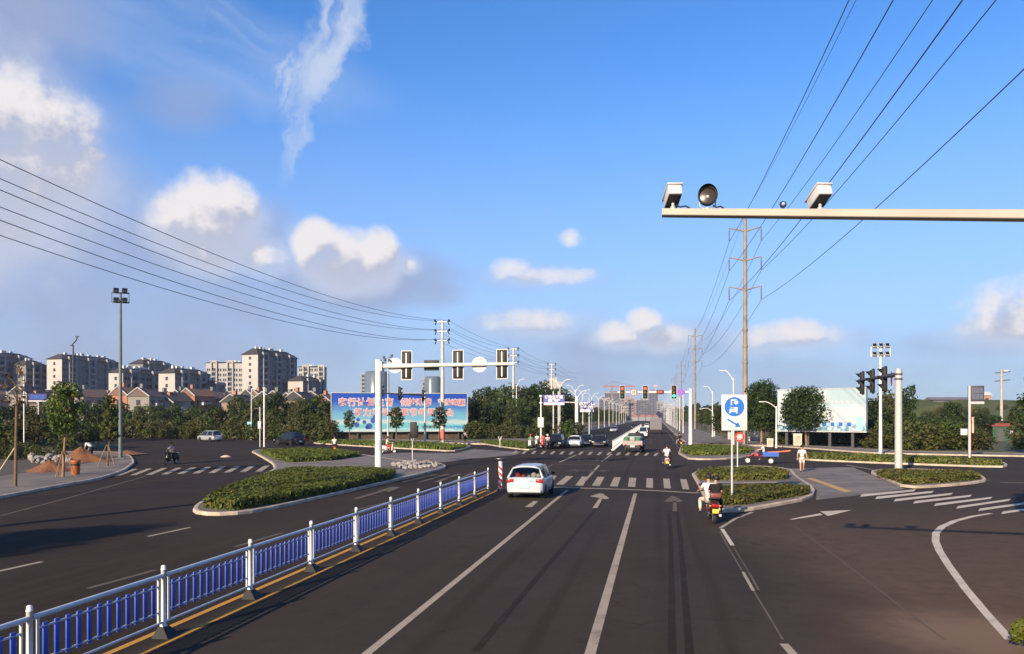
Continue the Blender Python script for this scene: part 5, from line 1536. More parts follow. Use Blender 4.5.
def person(label, loc, rz, pose, shirt, trousers, shoe=M_BLACK, hair=M_HAIR, shorts=False, s=1.0, sleeve=.6, helmet=None, hat=None, parent_z=0.0):
    t = thing('person', label, 'person', (loc[0], loc[1], parent_z), rz)
    t.scale = (s, s, s)
    p = POSES[pose]
    J, E, RD = [], [], []
    def j(v, r, par=None):
        J.append(v); RD.append(r)
        if par is not None: E.append((par, len(J) - 1))
        return len(J) - 1
    pe = j(p['pelvis'], (.135, .105)); wa = j(p['waist'], (.115, .088), pe); ch = j(p['chest'], (.145, .10), wa); ne = j(p['neck'], .052, ch)
    H = Vector(p['head']); N = Vector(p['neck'])
    up = (H - N).normalized()
    c0 = j(tuple(H - up * .045), .062, ne); c1 = j(tuple(H + up * .02), .084, c0); c2 = j(tuple(H + up * .085), .078, c1); j(tuple(H + up * .125), .045, c2)
    def get(k, side):
        v = p.get(k + '2') if side < 0 and (k + '2') in p else p[k]
        if side < 0 and (k + '2') not in p: v = (-v[0], v[1], v[2])
        return v
    legs, arms = [], []
    for side in (1, -1):
        hp = (side * p['hip'], p['pelvis'][1] + .02, p['pelvis'][2] - .04)
        kn, an, to = get('knee', side), get('ankle', side), get('toe', side)
        a = j(hp, .088, pe); k1 = j(tuple(Vector(hp).lerp(Vector(kn), .5)), .076, a); b_ = j(kn, .056, k1); k2 = j(tuple(Vector(kn).lerp(Vector(an), .35)), .056, b_); c_ = j(an, .036, k2)
        j(to, .030, c_)
        legs.append((hp, kn, an, to))
        sh = (side * p['sh'], p['chest'][1], p['chest'][2] + .09)
        el, wr = get('elbow', side), get('wrist', side)
        a = j(sh, .058, ch); b_ = j(el, .041, a); k1 = j(tuple(Vector(el).lerp(Vector(wr), .3)), .040, b_); c_ = j(wr, .027, k1)
        d = (Vector(wr) - Vector(el)).normalized()
        side_v = d.cross(Vector((0, 0, 1)))
        if side_v.length < .1: side_v = Vector((0, 1, 0))
        side_v.normalize(); dn = d.cross(side_v)
        pm = j(tuple(Vector(wr) + d * .075), (.034, .022), c_)
        P = Vector(wr) + d * .09
        for q, (off, ln) in enumerate(((-.027, .062), (-.009, .074), (.009, .070), (.026, .055))):
            f0 = j(tuple(P + side_v * off + d * .015), .0095, pm); f1 = j(tuple(P + side_v * off + d * (.015 + ln * .6) + dn * .012), .009, f0); j(tuple(P + side_v * off + d * (.015 + ln) + dn * .034), .008, f1)
        th = j(tuple(Vector(wr) + d * .045 + side_v * -.036), .011, pm); j(tuple(Vector(wr) + d * .085 + side_v * -.05 + dn * .02), .009, th)
        arms.append((sh, el, wr))
    skin_obj('body', J, E, RD, M_SKIN, t)
    # face: nose, ears, eyes and mouth
    fw = Vector((0, 1, 0)); fw = (fw - up * fw.dot(up)).normalized(); sd = fw.cross(up)
    k = MB(); q = H + fw * .088 - up * .005
    k.tube([tuple(q + up * .03), tuple(q + fw * .022 - up * .012), tuple(q - up * .02)], [.008, .014, .008], 6); k.build('nose', M_SKIN, t)
    for s_ in (-1, 1):
        MB().ball(tuple(H + sd * s_ * .088), .022, 8, 1.4).build('ear', M_SKIN, t)
        MB().ball(tuple(H + fw * .078 + sd * s_ * .032 + up * .03), .010, 6).build('eye', M_BLACK, t)
    MB().box(tuple(H + fw * .082 - up * .045), (.04, .012, .010)).build('mouth', mat('lip', (.30, .10, .08), .5), t)
    # hair or headgear
    k = MB(); vs, fs = [], []
    n, mrow = 12, 6
    sc_ = .118 if not helmet else .138
    for a_ in range(mrow + 1):
        ph = a_ / mrow * R(112)
        ext = 1.0
        for b2 in range(n):
            th_ = 2 * math.pi * b2 / n
            ph = a_ / mrow * R(112 if math.sin(th_) > .1 else 142)
            dr = sd * math.cos(th_) * math.sin(ph) + fw * math.sin(th_) * math.sin(ph) + up * math.cos(ph)
            lim = 1.0
            if math.sin(th_) > .2 and ph > R(75): lim = .86
            vs.append(tuple(H + up * .045 - fw * .008 + dr * sc_ * lim))
    for a_ in range(mrow):
        for b2 in range(n): fs.append((a_ * n + b2, a_ * n + (b2 + 1) % n, (a_ + 1) * n + (b2 + 1) % n, (a_ + 1) * n + b2))
    k.add(vs, fs, True); k.build('helmet' if helmet else 'hair', helmet or hair, t)
    if hat:
        k = MB(); k.lathe([(.22, 0), (.22, .01), (.12, .03), (.09, .14), (0, .17)], 16, 'z', tuple(H + up * .06)); k.build('hat', hat, t)
    # shirt
    J, E, RD = [], [], []
    pe = j((p['pelvis'][0], p['pelvis'][1], p['pelvis'][2] - .01), (.148, .12)); wa = j(p['waist'], (.135, .108), pe); ch = j(p['chest'], (.165, .12), wa); j(tuple(Vector(p['chest']).lerp(Vector(p['neck']), .72)), .075, ch)
    for (sh, el, wr) in arms:
        a = j(sh, .072, ch)
        e2 = j(tuple(Vector(sh).lerp(Vector(el), min(1, sleeve * 1.3))), .060, a)
        if sleeve > .8: e3 = j(tuple(Vector(el).lerp(Vector(wr), .85)), .045, e2)
    skin_obj('shirt', J, E, RD, shirt, t)
    J, E, RD = [], [], []
    pe = j(p['pelvis'], (.150, .122)); 
    for (hp, kn, an, to) in legs:
        a = j(hp, .100, pe); k1 = j(tuple(Vector(hp).lerp(Vector(kn), .5)), .090, a)
        b_ = j(tuple(Vector(hp).lerp(Vector(kn), .88)) if shorts else kn, .074 if not shorts else .085, k1)
        if not shorts: c_ = j(tuple(Vector(kn).lerp(Vector(an), .9)), .060, b_)
    skin_obj('shorts' if shorts else 'trousers', J, E, RD, trousers, t)
    for (hp, kn, an, to) in legs:
        J, E, RD = [], [], []
        a = j(tuple(Vector(an) + Vector((0, -.05, -.035))), .042); b_ = j(tuple(Vector(an) + Vector((0, .03, -.03))), .046, a); j(tuple(Vector(to) + Vector((0, .03, -.005))), .036, b_)
        skin_obj('shoe', J, E, RD, shoe, t)
    return t
C_WHITE, C_BLACK, C_RED = mat('cloth_white', (.58, .56, .54), .85, var=.06, vscale=8), mat('cloth_black', (.007, .007, .008), .9), mat('cloth_red', (.42, .04, .035), .8)
C_CREAM, C_PINK, C_NAVY, C_GREEN, C_GREY = mat('cloth_cream', (.52, .47, .40), .85, var=.05), mat('cloth_pink', (.62, .36, .40), .85), mat('cloth_navy', (.02, .025, .06), .85), mat('cloth_green', (.07, .20, .10), .85), mat('cloth_grey', (.26, .26, .27), .85)

def scooter(label, loc, rz, col, rack=False, s=1.0, group=None, moped=True):
    t = thing('motor_scooter', label, 'scooter', loc, rz, group)
    t.scale = (s, s, s)
    add_wheel(t, (0, .62, .23), .23, .10, M_STEEL); add_wheel(t, (0, -.58, .23), .23, .11, M_STEEL)
    b = MB(); st = [(-.86, .52, .66, .07), (-.74, .42, .76, .13), (-.50, .40, .78, .16), (-.20, .34, .74, .16), (-.04, .30, .62, .13)]
    loft(b, st, body_ring); rear = b.build('rear_body', col, t)
    b = MB(); b.box((0, .14, .29), (.30, .52, .09), .03); b.build('footboard', M_DARK, t)
    b = MB(); st = [(.34, .24, .42, .15), (.40, .24, .80, .18), (.46, .30, .96, .16), (.52, .42, .94, .12)]
    loft(b, st, body_ring); b.build('leg_shield', col, t)
    b = MB(); b.box((0, .62, .50), (.13, .42, .05), .02); b.build('front_mudguard', col, t)
    b = MB(); b.tube([(0, .62, .23), (0, .50, .60), (0, .42, .98)], .03, 8); b.build('fork', M_STEEL, t)
    b = MB(); b.tube([(-.34, .36, 1.02), (-.2, .42, 1.03), (0, .44, 1.0), (.2, .42, 1.03), (.34, .36, 1.02)], .018, 6); hb = b.build('handlebar', M_BLACK, t)
    b = MB(); b.box((0, .46, 1.0), (.24, .14, .13), .04); b.build('headlight_cowl', col, hb)
    b = MB(); b.lathe([(.06, .53), (.05, .555), (0, .56)], 12, 'y', (0, 0, 1.0)); b.build('headlight', M_LAMP, hb)
    for s_ in (-1, 1):
        b = MB(); b.tube([(s_ * .24, .41, 1.03), (s_ * .30, .42, 1.20)], .009, 6); b.box((s_ * .33, .42, 1.23), (.13, .03, .09), .012); b.build('mirror', M_BLACK, hb)
    b = MB(); st = [(-.72, .76, .83, .12), (-.45, .76, .86, .15), (-.12, .74, .83, .13), (.0, .72, .78, .08)]
    loft(b, st, body_ring); b.build('seat', M_BLACK, t)
    b = MB(); b.box((0, -.865, .63), (.22, .05, .10), .02); b.build('tail_light', M_TAIL, t)
    for s_ in (-1, 1): MB().box((s_ * .16, -.83, .62), (.07, .05, .05), .015).build('indicator', M_AMBER, t)
    b = MB().at(0, -.90, .45, rx=R(-14)); b.box((0, 0, 0), (.20, .015, .14)); b.build('number_plate', mat('plate_yellow', (.72, .42, .03), .5), t)
    b = MB(); b.box((0, -.84, .42), (.16, .05, .22), .02); b.build('rear_mudguard', M_BLACK, t)
    b = MB(); b.tube([(.15, -.1, .22), (.17, -.4, .24), (.17, -.80, .30)], [.03, .045, .05], 8); b.build('exhaust', M_STEEL, t)
    b = MB(); b.tube([(-.12, -.66, .82), (-.14, -.84, .86), (0, -.9, .88), (.14, -.84, .86), (.12, -.66, .82)], .013, 6); b.build('grab_rail', M_CHROME, t)
    if rack:
        b = MB(); b.box((0, -.86, .98), (.36, .26, .16), .03); b.build('rear_box', mat('box_brown', (.16, .05, .04), .4), t)
    return t
# near scooter with two riders
gx, gy = G(713.5, 524.5); gy += .85
scooter('red and black scooter carrying two riders beside the right island', (gx, gy, 0), R(4), mat('scooter_red', (.045, .010, .010), .25, coat=.6), rack=True)
person('rider in white shirt and cream trousers steering the red scooter', (gx - .10, gy - .10, 0), R(8), 'ride', C_WHITE, C_CREAM, s=.96, parent_z=.0)
person('pillion passenger in black behind the white shirted rider', (gx + .10, gy - .42, 0), R(0), 'pillion', C_BLACK, C_BLACK, s=.93, parent_z=.02)
# rider crossing ahead
gx, gy = G(667, 469)
scooter('small pink and white scooter alone in the middle of the junction', (gx, gy + .8, 0), R(2), mat('scooter_pink', (.62, .40, .42), .3, coat=.5))
person('scooter rider in pink and white top in the middle of the junction', (gx, gy + .66, 0), R(2), 'ride', mat('cloth_rose', (.72, .56, .58), .85), C_NAVY, parent_z=-.02)
gx, gy = G(679.5, 446.5)
scooter('dark scooter by the hedge left of the far white mast', (gx, gy, 0), R(10), P_BLACK); person('rider in dark clothes on the scooter beside the far white mast', (gx, gy - .14, 0), R(10), 'ride', C_BLACK, C_GREY, parent_z=-.02)
gx, gy = G(335, 452.6)
scooter('dark scooter crossing behind the left island hedge', (gx, gy, 0), R(20), P_BLACK); person('rider in white shirt seen from behind, back of the left island', (gx, gy - .14, 0), R(20), 'ride', C_WHITE, C_BLACK, parent_z=-.02)
gx, gy = G(388, 453.2)
scooter('pale pink scooter heading right behind the near white mast', (gx, gy, 0), R(-78), mat('scooter_cream', (.66, .52, .48), .3, coat=.5)); person('rider in pale top on the pink scooter by the near white mast', (gx - .14, gy, 0), R(-78), 'ride', C_WHITE, C_RED, parent_z=-.02)
gx, gy = G(171, 464.3)
scooter('dark scooter coming towards the left zebra crossing', (gx, gy, 0), R(176), P_BLACK); person('rider in black and pale clothes coming towards the left zebra crossing', (gx, gy + .14, 0), R(176), 'ride', C_GREY, C_BLACK, parent_z=-.02)
for i, (px, py, col, sh, lab) in enumerate([(530.5, 449.3, P_WHITE, C_GREEN, 'green'), (537, 447.8, P_SILV, C_WHITE, 'white'), (543, 448.6, mat('scooter_scarlet', (.45, .03, .02), .3), C_RED, 'red'), (547.5, 449.4, P_BLACK, C_PINK, 'pink')]):
    gx, gy = G(px, py)
    scooter(f'waiting scooter under the rider in {lab}, by the centre hedge strip', (gx, gy, 0), R(178 + i), col, group='scooters waiting at the far crossing')
    person(f'waiting scooter rider in {lab} beside the centre hedge strip', (gx, gy + .14, 0), R(178 + i), 'ride', sh, [C_NAVY, C_BLACK, C_GREY, C_NAVY][i], helmet=[C_RED, None, None, C_WHITE][i], parent_z=-.02)
# pedestrian
person('pedestrian in white shirt and pale shorts walking over the right paved crossing', (*G(802, 472), 0), R(175), 'walk', C_WHITE, C_CREAM, shorts=True, s=1.02, parent_z=.004)
# worker by the soil heaps
person('worker in white shirt stooping beside the orange soil heaps', (*G(91, 460), 0), R(80), 'stoop', C_WHITE, C_NAVY, s=1.05, parent_z=.12)
person('person standing far off beneath the right end of the blue billboard', (*G(465, 443.5), 0), R(180), 'stand', C_CREAM, C_BLACK, s=1.0, parent_z=.12)

# cargo tricycle
gx, gy = G(762, 464)
t = thing('cargo_tricycle', 'blue motor tricycle with red fittings turning behind the round blue sign', 'tricycle', (gx, gy, 0), R(86))
add_wheel(t, (0, 1.05, .27), .27, .10, M_SIGNW); add_wheel(t, (.46, -.62, .27), .27, .11, M_SIGNW); add_wheel(t, (-.46, -.62, .27), .27, .11, M_SIGNW)
P_TRI = paint('tri_blue', (.03, .10, .42))
b = MB(); b.box((0, -.62, .62), (.86, 1.15, .05)); bed = b.build('cargo_bed', P_TRI, t)
for (x, y, sx, sy) in ((-.43, -.62, .03, 1.15), (.43, -.62, .03, 1.15), (0, -1.19, .86, .03), (0, -.05, .86, .03)): MB().box((x, y, .78), (sx, sy, .30)).build('side_board', P_TRI, bed)
b = MB(); b.tube([(0, 1.05, .27), (0, .86, .75), (0, .74, 1.02)], .03, 8); b.tube([(-.32, .62, 1.05), (0, .74, 1.0), (.32, .62, 1.05)], .02, 6); b.build('fork', M_BLACK, t)
b = MB(); loft(b, [(.02, .55, .72, .12), (.3, .58, .80, .14), (.58, .6, .86, .12)], body_ring); b.build('tank', M_RED, t)
b = MB(); b.box((0, .05, .78), (.30, .5, .10), .04); b.build('seat', M_BLACK, t)
b = MB(); b.tube([(0, .9, .3), (0, .3, .32), (0, -.6, .32)], .04, 6); b.tube([(-.46, -.62, .27), (.46, -.62, .27)], .03, 6); b.build('frame', M_BLACK, t)
b = MB(); b.box((0, .95, .62), (.16, .46, .04), .015); b.build('front_mudguard', M_RED, t)
b = MB(); b.tube([(-.3, -1.2, .95), (-.3, -1.9, 1.02)], .04, 6); b.tube([(.2, -1.2, .95), (.25, -2.1, 1.05)], .05, 6); b.tube([(0, -.4, .9), (0, -2.0, 1.0)], .06, 6); b.build('long_load', mat('load_red', (.5, .14, .08), .7), t)
person('driver in white top sitting on the blue motor tricycle', (gx + .14, gy, 0), R(86), 'ride', C_WHITE, C_NAVY, hair=mat('hair_dark', (.03, .02, .02), .6), parent_z=.0)

# ================================================================== building-site bits on the left pavement
def heap(px, py, r, h, label, seed):
    x, y = G(px, py); rr = random.Random(seed)
    b = MB(); vs, fs = [], []; n, m_ = 22, 8
    ph = [rr.uniform(.75, 1.3) for _ in range(n)]
    for i in range(m_ + 1):
        s = i / m_
        for k in range(n):
            a = 2 * math.pi * k / n; q = r * s * (1 + (ph[k] - 1) * s)
            vs.append((q * math.cos(a) * 1.25, q * math.sin(a), h * (1 - s) ** 1.15 * (1 + rr.uniform(-.12, .12)) - .02))
    for i in range(m_):
        for k in range(n): fs.append((i * n + k, (i + 1) * n + k, (i + 1) * n + (k + 1) % n, i * n + (k + 1) % n))
    b.add(vs, fs, True)
    o = b.build('soil_heap', M_SOIL, None, (x, y, .12))
    return tag(o, label, 'soil heap')
heap(50, 473, 1.25, .75, 'lower orange soil heap nearer the kerb by the thin tree', 1)
heap(81, 463, 1.6, 1.15, 'taller pointed orange soil heap beside the stooping worker', 2)
heap(128, 455, 1.4, .35, 'small flat orange soil patch behind the dark floodlight mast', 3)
rr = random.Random(21)
def rock(s, seed):
    r_ = random.Random(seed); bm = bmesh.new(); bmesh.ops.create_icosphere(bm, subdivisions=1, radius=s)
    for v in bm.verts: v.co = Vector((v.co.x * r_.uniform(.7, 1.3), v.co.y * r_.uniform(.7, 1.3), v.co.z * r_.uniform(.5, .9)))
    b = MB(); b.bm(bm); bm.free(); return b.mesh('stone', M_STONE)
rocks = [rock(.22, i) for i in range(6)]
pile = thing('rubble_pile', 'row of pale broken stones behind the orange soil heaps', 'rubble', (*G(50, 462), .12))
ox, oy = G(50, 462)
for i in range(90):
    x, y = G(rr.uniform(30, 72), rr.uniform(459.5, 465)); q = obj('stone', rocks[i % 6], pile, (x - ox, y - oy, rr.uniform(.05, .35))); q.rotation_euler = (rr.uniform(0, 6), rr.uniform(0, 6), rr.uniform(0, 6)); k = rr.uniform(.5, 1.5); q.scale = (k, k, k)
gr = thing('gravel_bed', 'bed of pale stones on the tip of the left island round the pedestrian signal', 'gravel', (*G(415, 465), .12))
ox, oy = G(415, 465)
gpoly = [(392, 467.5), (402, 464.3), (420, 464), (436, 466), (440, 468), (425, 470.3), (405, 470.6)]
rocks2 = [rock(.13, 30 + i) for i in range(5)]
n_ = 0
while n_ < 150:
    px, py = rr.uniform(392, 440), rr.uniform(464, 470.6)
    if not inside(gpoly, px, py): continue
    x, y = G(px, py); q = obj('stone', rocks2[n_ % 5], gr, (x - ox, y - oy, rr.uniform(.02, .12))); q.rotation_euler = (rr.uniform(0, 6), rr.uniform(0, 6), rr.uniform(0, 6)); k = rr.uniform(.6, 1.7); q.scale = (k, k, k); n_ += 1
x, y = G(75.5, 476.5)
t = thing('litter_bin', 'orange litter bin standing by the thin tree on the left pavement', 'bin', (x, y, .12))
MB().lathe([(.22, 0), (.24, .05), (.26, .72), (.28, .76), (.28, .84), (.20, .88), (0, .89)], 16).build('bin_body', M_ORANGE, t); MB().lathe([(.262, .55), (.262, .66)], 16).build('band', M_BLACK, t)
x, y = G(226, 457)
tag(MB().lathe([(.5, 0), (.42, .06), (.2, .16), (0, .2)], 12).build('road_stud', M_KERB, None, (x, y, .0)), 'small pale dome lying on the asphalt of the left road', 'dome')
# ================================================================== trees
T_BELT = [make_tree_meshes(100 + i, 8.2 + i * .35, 1.6, 2.9 + .2 * (i % 3), 1500, .50, [L_DARK, L_MID, L_OLIVE, L_DARK, L_MID][i], shape=['round', 'tall', 'round', 'tall', 'round'][i], trunk_r=.15, nclump=24) for i in range(5)]
T_ROW = [make_tree_meshes(140 + i, 6.4 + i * .3, 1.8, 1.9, 700, .50, [L_MID, L_OLIVE, L_DARK][i], trunk_r=.10, nclump=16) for i in range(3)]
T_ROUND = [make_tree_meshes(170, 8.1, 1.9, 2.65, 7500, .27, L_DARK, trunk_r=.15, nclump=40, bark=M_WOODL), make_tree_meshes(171, 6.9, 2.0, 2.9, 8000, .27, L_DARK, trunk_r=.13, nclump=42, bark=M_WOODL)]
T_YOUNG = [make_tree_meshes(180, 5.5, 2.4, 1.25, 1900, .22, L_YOUNG, bark=M_WOODL, trunk_r=.085, nclump=24), make_tree_meshes(181, 5.1, 1.6, .80, 1500, .19, L_YOUNG, bark=M_WOOD, trunk_r=.08, nclump=20, shape='tall'),
           make_tree_meshes(182, 6.2, 3.9, .8, 120, .20, mat('leaf_rusty', (.08, .045, .02), .7), bark=M_WOOD, trunk_r=.085, nclump=9), make_tree_meshes(183, 4.9, 2.1, 1.1, 700, .30, L_MID, trunk_r=.09, nclump=18)]
BUSH = [make_tree_meshes(190 + i, 2.7 + .5 * (i % 3), .12, 1.75 + .25 * (i % 2), 900, .36, [L_BUSH, L_OLIVE, L_MID, L_BUSH][i], trunk_r=.05, nclump=18) for i in range(4)]

rr = random.Random(77)
# young trees on the left pavement, with their stakes
for (px, py, k, s, lab) in [(63, 479, 0, 1.0, 'young leafy street tree with staked trunk by the orange bin'), (107.5, 467.5, 1, 1.0, 'narrow young street tree next to the dark floodlight mast'), (15.5, 488.5, 2, 1.0, 'nearly bare thin tree leaning at the left edge of the pavement')]:
    x, y = G(px, py)
    t = plant_tree(T_YOUNG[k], (x, y, .12), lab, 'young_tree', rr.uniform(0, 6), s)
    for a in ((0, 2.1, 4.2) if px > 40 else ()): MB().tube([(.65 * math.cos(a), .65 * math.sin(a), 0), (.06 * math.cos(a), .06 * math.sin(a), 1.5)], .03, 6).build('stake', M_WOODL, t)
x, y = G(4, 486)
tag(MB().tube([(-.6, -.2, 0), (.55, .3, 2.1)], .035, 6).build('leaning_stick', M_KERB, None, (x, y, .12)), 'pale stick leaning beside the bare tree at the left edge', 'stick')
plant_tree(T_YOUNG[3], (*G(350, 443.2), .1), 'small street tree before the left part of the blue billboard', 'street_tree', 1.0, (.8, .8, .92))
plant_tree(T_YOUNG[3], (*G(396.5, 444.8), .1), 'street tree before the middle of the blue billboard', 'street_tree', 2.2, (1.1, 1.1, 1.0))
plant_tree(T_YOUNG[3], (*G(438.5, 444.5), .1), 'street tree hidden partly by the banded utility pole', 'street_tree', 4.0, (1.05, 1.05, 1.0))
# round dark trees at the right
plant_tree(T_ROUND[0], (*G(761.5, 445), .1), 'tall dark round tree right of the blue disc sign', 'round_tree', .5, (1.12, 1.12, 1.0))
plant_tree(T_ROUND[1], (*G(806.5, 446.5), .1), 'broad dark round tree before the pale billboard', 'round_tree', 2.5, (1.22, 1.22, 1.0))
# belt behind the left road
BG = 'trees of the belt behind the left road'
for i in range(32):
    px = 92 + i * 7.8 + rr.uniform(-3, 3); d = 164 - i * .95 + rr.uniform(-5, 5)
    k = i % 5; s = rr.uniform(.55, .72) + (.12 if i > 18 else 0)
    plant_tree(T_BELT[k], ray(px, d), 'dark bushy tree in the back row of the belt behind the left road', 'belt_tree', rr.uniform(0, 6), s, BG + ', back row')
for i in range(26):
    px = 100 + i * 9.1 + rr.uniform(-3, 3); d = 152 - i * .95 + rr.uniform(-3, 3)
    plant_tree(T_ROW[i % 3], ray(px, d), 'lower rounded tree in the front row of the belt behind the left road', 'belt_tree', rr.uniform(0, 6), rr.uniform(.55, .78), BG + ', front row')
for i in range(30):
    plant_tree(BUSH[i % 4], ray(96 + i * 8.2 + rr.uniform(-2, 2), 141 - i * .75), 'leafy shrub filling the foot of the belt behind the left road', 'shrub', rr.uniform(0, 6), rr.uniform(.85, 1.15), 'shrubs at the foot of the left belt', 'shrub')
for i, (px, d, s) in enumerate([(-12, 96, .7), (6, 104, .55), (28, 100, .6), (45, 108, .6), (66, 112, .62), (84, 118, .66), (100, 122, .66), (20, 122, .7), (55, 128, .7), (-30, 110, .8)]):
    plant_tree(T_BELT[(i * 2 + 1) % 5], ray(px, d), 'leafy tree behind the earth bank at the far left', 'bank_tree', i * 1.3, s, 'trees behind the earth bank')
for i in range(34):
    x, y = (-98 + i * 1.1 + rr.uniform(-1, 1), 74.5 + rr.uniform(-1.5, 8))
    plant_tree(BUSH[i % 4], (x, y, .3 + rr.uniform(-.2, .4)), 'low tangled bush on the earth bank at the far left', 'bush', rr.uniform(0, 6), rr.uniform(.7, 1.1), 'bushes on the earth bank', 'bush')
# trees right of the blue billboard and along both carriageways
for i, (px, d, s) in enumerate([(470, 142, .85), (481, 152, 1.0), (493, 158, 1.05), (505, 150, 1.0), (516, 165, 1.15), (527, 158, 1.1), (538, 160, 1.15), (549, 166, 1.1), (560, 170, 1.05), (568, 172, .95), (490, 138, .7), (476, 136, .7), (534, 146, .75), (520, 142, .75), (552, 152, .75), (464, 150, .8), (499, 140, .62), (545, 140, .6), (512, 136, .58), (484, 146, .8), (530, 170, 1.2)]):
    plant_tree(T_BELT[(i * 3) % 5], ray(px, d), 'dark tree in the clump between the blue billboard and the direction signs', 'clump_tree', i * 1.1, s, 'trees right of the blue billboard')
for i in range(46):
    y = 172 + i * 9.5
    plant_tree(T_ROW[i % 3], (-23.5 + rr.uniform(-.6, .6), y, 0), 'street tree in the long row along the left carriageway', 'row_tree', rr.uniform(0, 6), rr.uniform(.85, 1.1), 'row of trees along the left carriageway')
for i in range(30):
    y = 176 + i * 15
    plant_tree(T_BELT[i % 5], (-33 + rr.uniform(-3, 3), y, 0), 'taller tree behind the street trees of the left carriageway', 'row_tree', rr.uniform(0, 6), rr.uniform(.8, 1.0), 'second row along the left carriageway')
for i in range(44):
    y = 138 + i * 9.5
    plant_tree(T_ROW[(i + 1) % 3], (13.2 + rr.uniform(-.6, .6), y, 0), 'street tree in the long row along the right carriageway', 'row_tree', rr.uniform(0, 6), rr.uniform(.72, .95), 'row of trees along the right carriageway')
for i in range(26):
    y = 150 + i * 15
    plant_tree(T_BELT[(i + 2) % 5], (22 + rr.uniform(-2, 3), y, 0), 'taller tree behind the street trees of the right carriageway', 'row_tree', rr.uniform(0, 6), rr.uniform(.62, .85), 'second row along the right carriageway')
for i in range(16):
    plant_tree(BUSH[i % 4], ray(468 + i * 7.2 + rr.uniform(-2, 2), 131 + rr.uniform(0, 4)), 'leafy shrub at the foot of the clump right of the blue billboard', 'shrub', rr.uniform(0, 6), rr.uniform(.7, 1.0), 'shrubs under the clump right of the billboard', 'shrub')
for i in range(14):
    plant_tree(BUSH[(i + 1) % 4], ray(770 + i * 7.5 + rr.uniform(-2, 2), 101 + rr.uniform(0, 3)), 'leafy shrub under the pale billboard', 'shrub', rr.uniform(0, 6), rr.uniform(.45, .6), 'shrubs under the pale billboard', 'shrub')
for i in range(14):
    x, y = G(rr.uniform(-10, 60), rr.uniform(457, 462)); plant_tree(BUSH[i % 4], (x, y, .1), 'small weedy bush on the bare soil of the left pavement', 'bush', rr.uniform(0, 6), rr.uniform(.25, .5), 'weedy bushes on the left pavement', 'bush')
# behind the pale billboard and on the green bank
for i, (px, d, s) in enumerate([(722, 128, .62), (736, 122, .7), (748, 118, .7), (772, 112, .72), (786, 108, .5), (800, 110, .5), (816, 108, .5), (832, 106, .5), (848, 104, .5), (862, 106, .62), (874, 104, .72), (888, 108, .78), (766, 124, .8), (780, 120, .6)]):
    plant_tree(T_BELT[(i * 2) % 5], ray(px, d), 'dark tree around and under the pale billboard', 'bank_tree', i * 1.7, s, 'trees around the pale billboard')
plant_tree(T_BELT[3], ray(906, 98), 'tall dark tree just right of the thick grey signal post', 'bank_tree', .6, (.55, .55, .80))
plant_tree(T_BELT[1], ray(1034, 78), 'big leafy tree cut by the right edge of the picture', 'bank_tree', 2.6, (.8, .8, .72))
plant_tree(T_BELT[0], ray(952, 108), 'dark tree standing behind the striped post', 'bank_tree', 3.6, (.7, .7, .66))
for i in range(44):
    px = 868 + (i % 22) * 7.6 + rr.uniform(-3, 3); d = (92 if i < 22 else 104) + rr.uniform(-5, 6)
    if 985 < px < 1020 and d < 120: d = 126
    plant_tree(BUSH[i % 4], (*ray(px, d), -.1), 'wild bush on the green bank behind the right hand road', 'bush', rr.uniform(0, 6), (rr.uniform(.8, 1.2),) * 2 + (rr.uniform(.55, 1.0),), 'bushes on the green bank', 'bush')
for i in range(26):
    px = 868 + i * 6.6 + rr.uniform(-3, 3)
    plant_tree(T_BELT[(i * 3 + 1) % 5], (*ray(px, 122 + rr.uniform(-6, 10)), 0), 'dark scrubby tree on the slope of the green bank', 'bank_tree', rr.uniform(0, 6), (rr.uniform(.6, .85),) * 2 + (rr.uniform(.30, .48),), 'scrubby trees on the green bank')
for i in range(60):
    px = rr.uniform(866, 1060); d = rr.uniform(128, 172)
    plant_tree(BUSH[(i + 1) % 4], (*ray(px, d), max(0, (d - 140) * .12)), 'small bush higher up on the green bank', 'bush', rr.uniform(0, 6), rr.uniform(.6, 1.05), 'bushes higher on the green bank', 'bush')
# trees beside the camera that throw their shade onto the road
T_TALL = make_tree_meshes(201, 13.0, 7.6, 2.7, 3600, .46, L_MID, trunk_r=.2, nclump=30, shape='tall')
plant_tree(T_TALL, (-29.2, -10.2, .1), 'tall tree on the left pavement beside the camera, shading the road', 'tall_tree')
kerbed('planting_island_right', [(11.7, 23.6), (20, 22.8), (20, 30), (12.2, 29)], top=M_GRASS)
plant_tree(T_ROUND[1], (12.9, 26.2, .1), 'round tree on the planting island at the right, shading the side road', 'round_tree', 1.0, (.78, .78, .95))
street_lamp('off', 10.2, (1,), 1.6, (-32, 19), 'street lamp on the left pavement beside the camera')
# shrub at the lower right corner
t = plant_tree(make_tree_meshes(203, .42, .03, .30, 700, .10, L_HEDGE, trunk_r=.02, nclump=14), (*G(1031, 652), .1), 'small green shrub cut by the lower right corner', 'shrub', 0, 1.0, None, 'shrub')
# far woods: one mass
k = MB(); pts = []
for i in range(5200):
    az = rr.uniform(-.75, .62); d = rr.uniform(480, 1500)
    x, y = d * math.sin(az), d * math.cos(az)
    if -30 < x < 18: continue
    h = (7 + 5 * math.sin(az * 23) * math.sin(az * 7 + 1)) * (d / 900) ** .5 + 2
    pts.append(((x, y, rr.uniform(0, 1) * h), (0, -.7, .5)))
leaf_quads(k, pts, 9.0, rr)
tag(k.build('far_wood', L_DARK), 'far off wood lying along the horizon', 'wood', None, 'stuff')

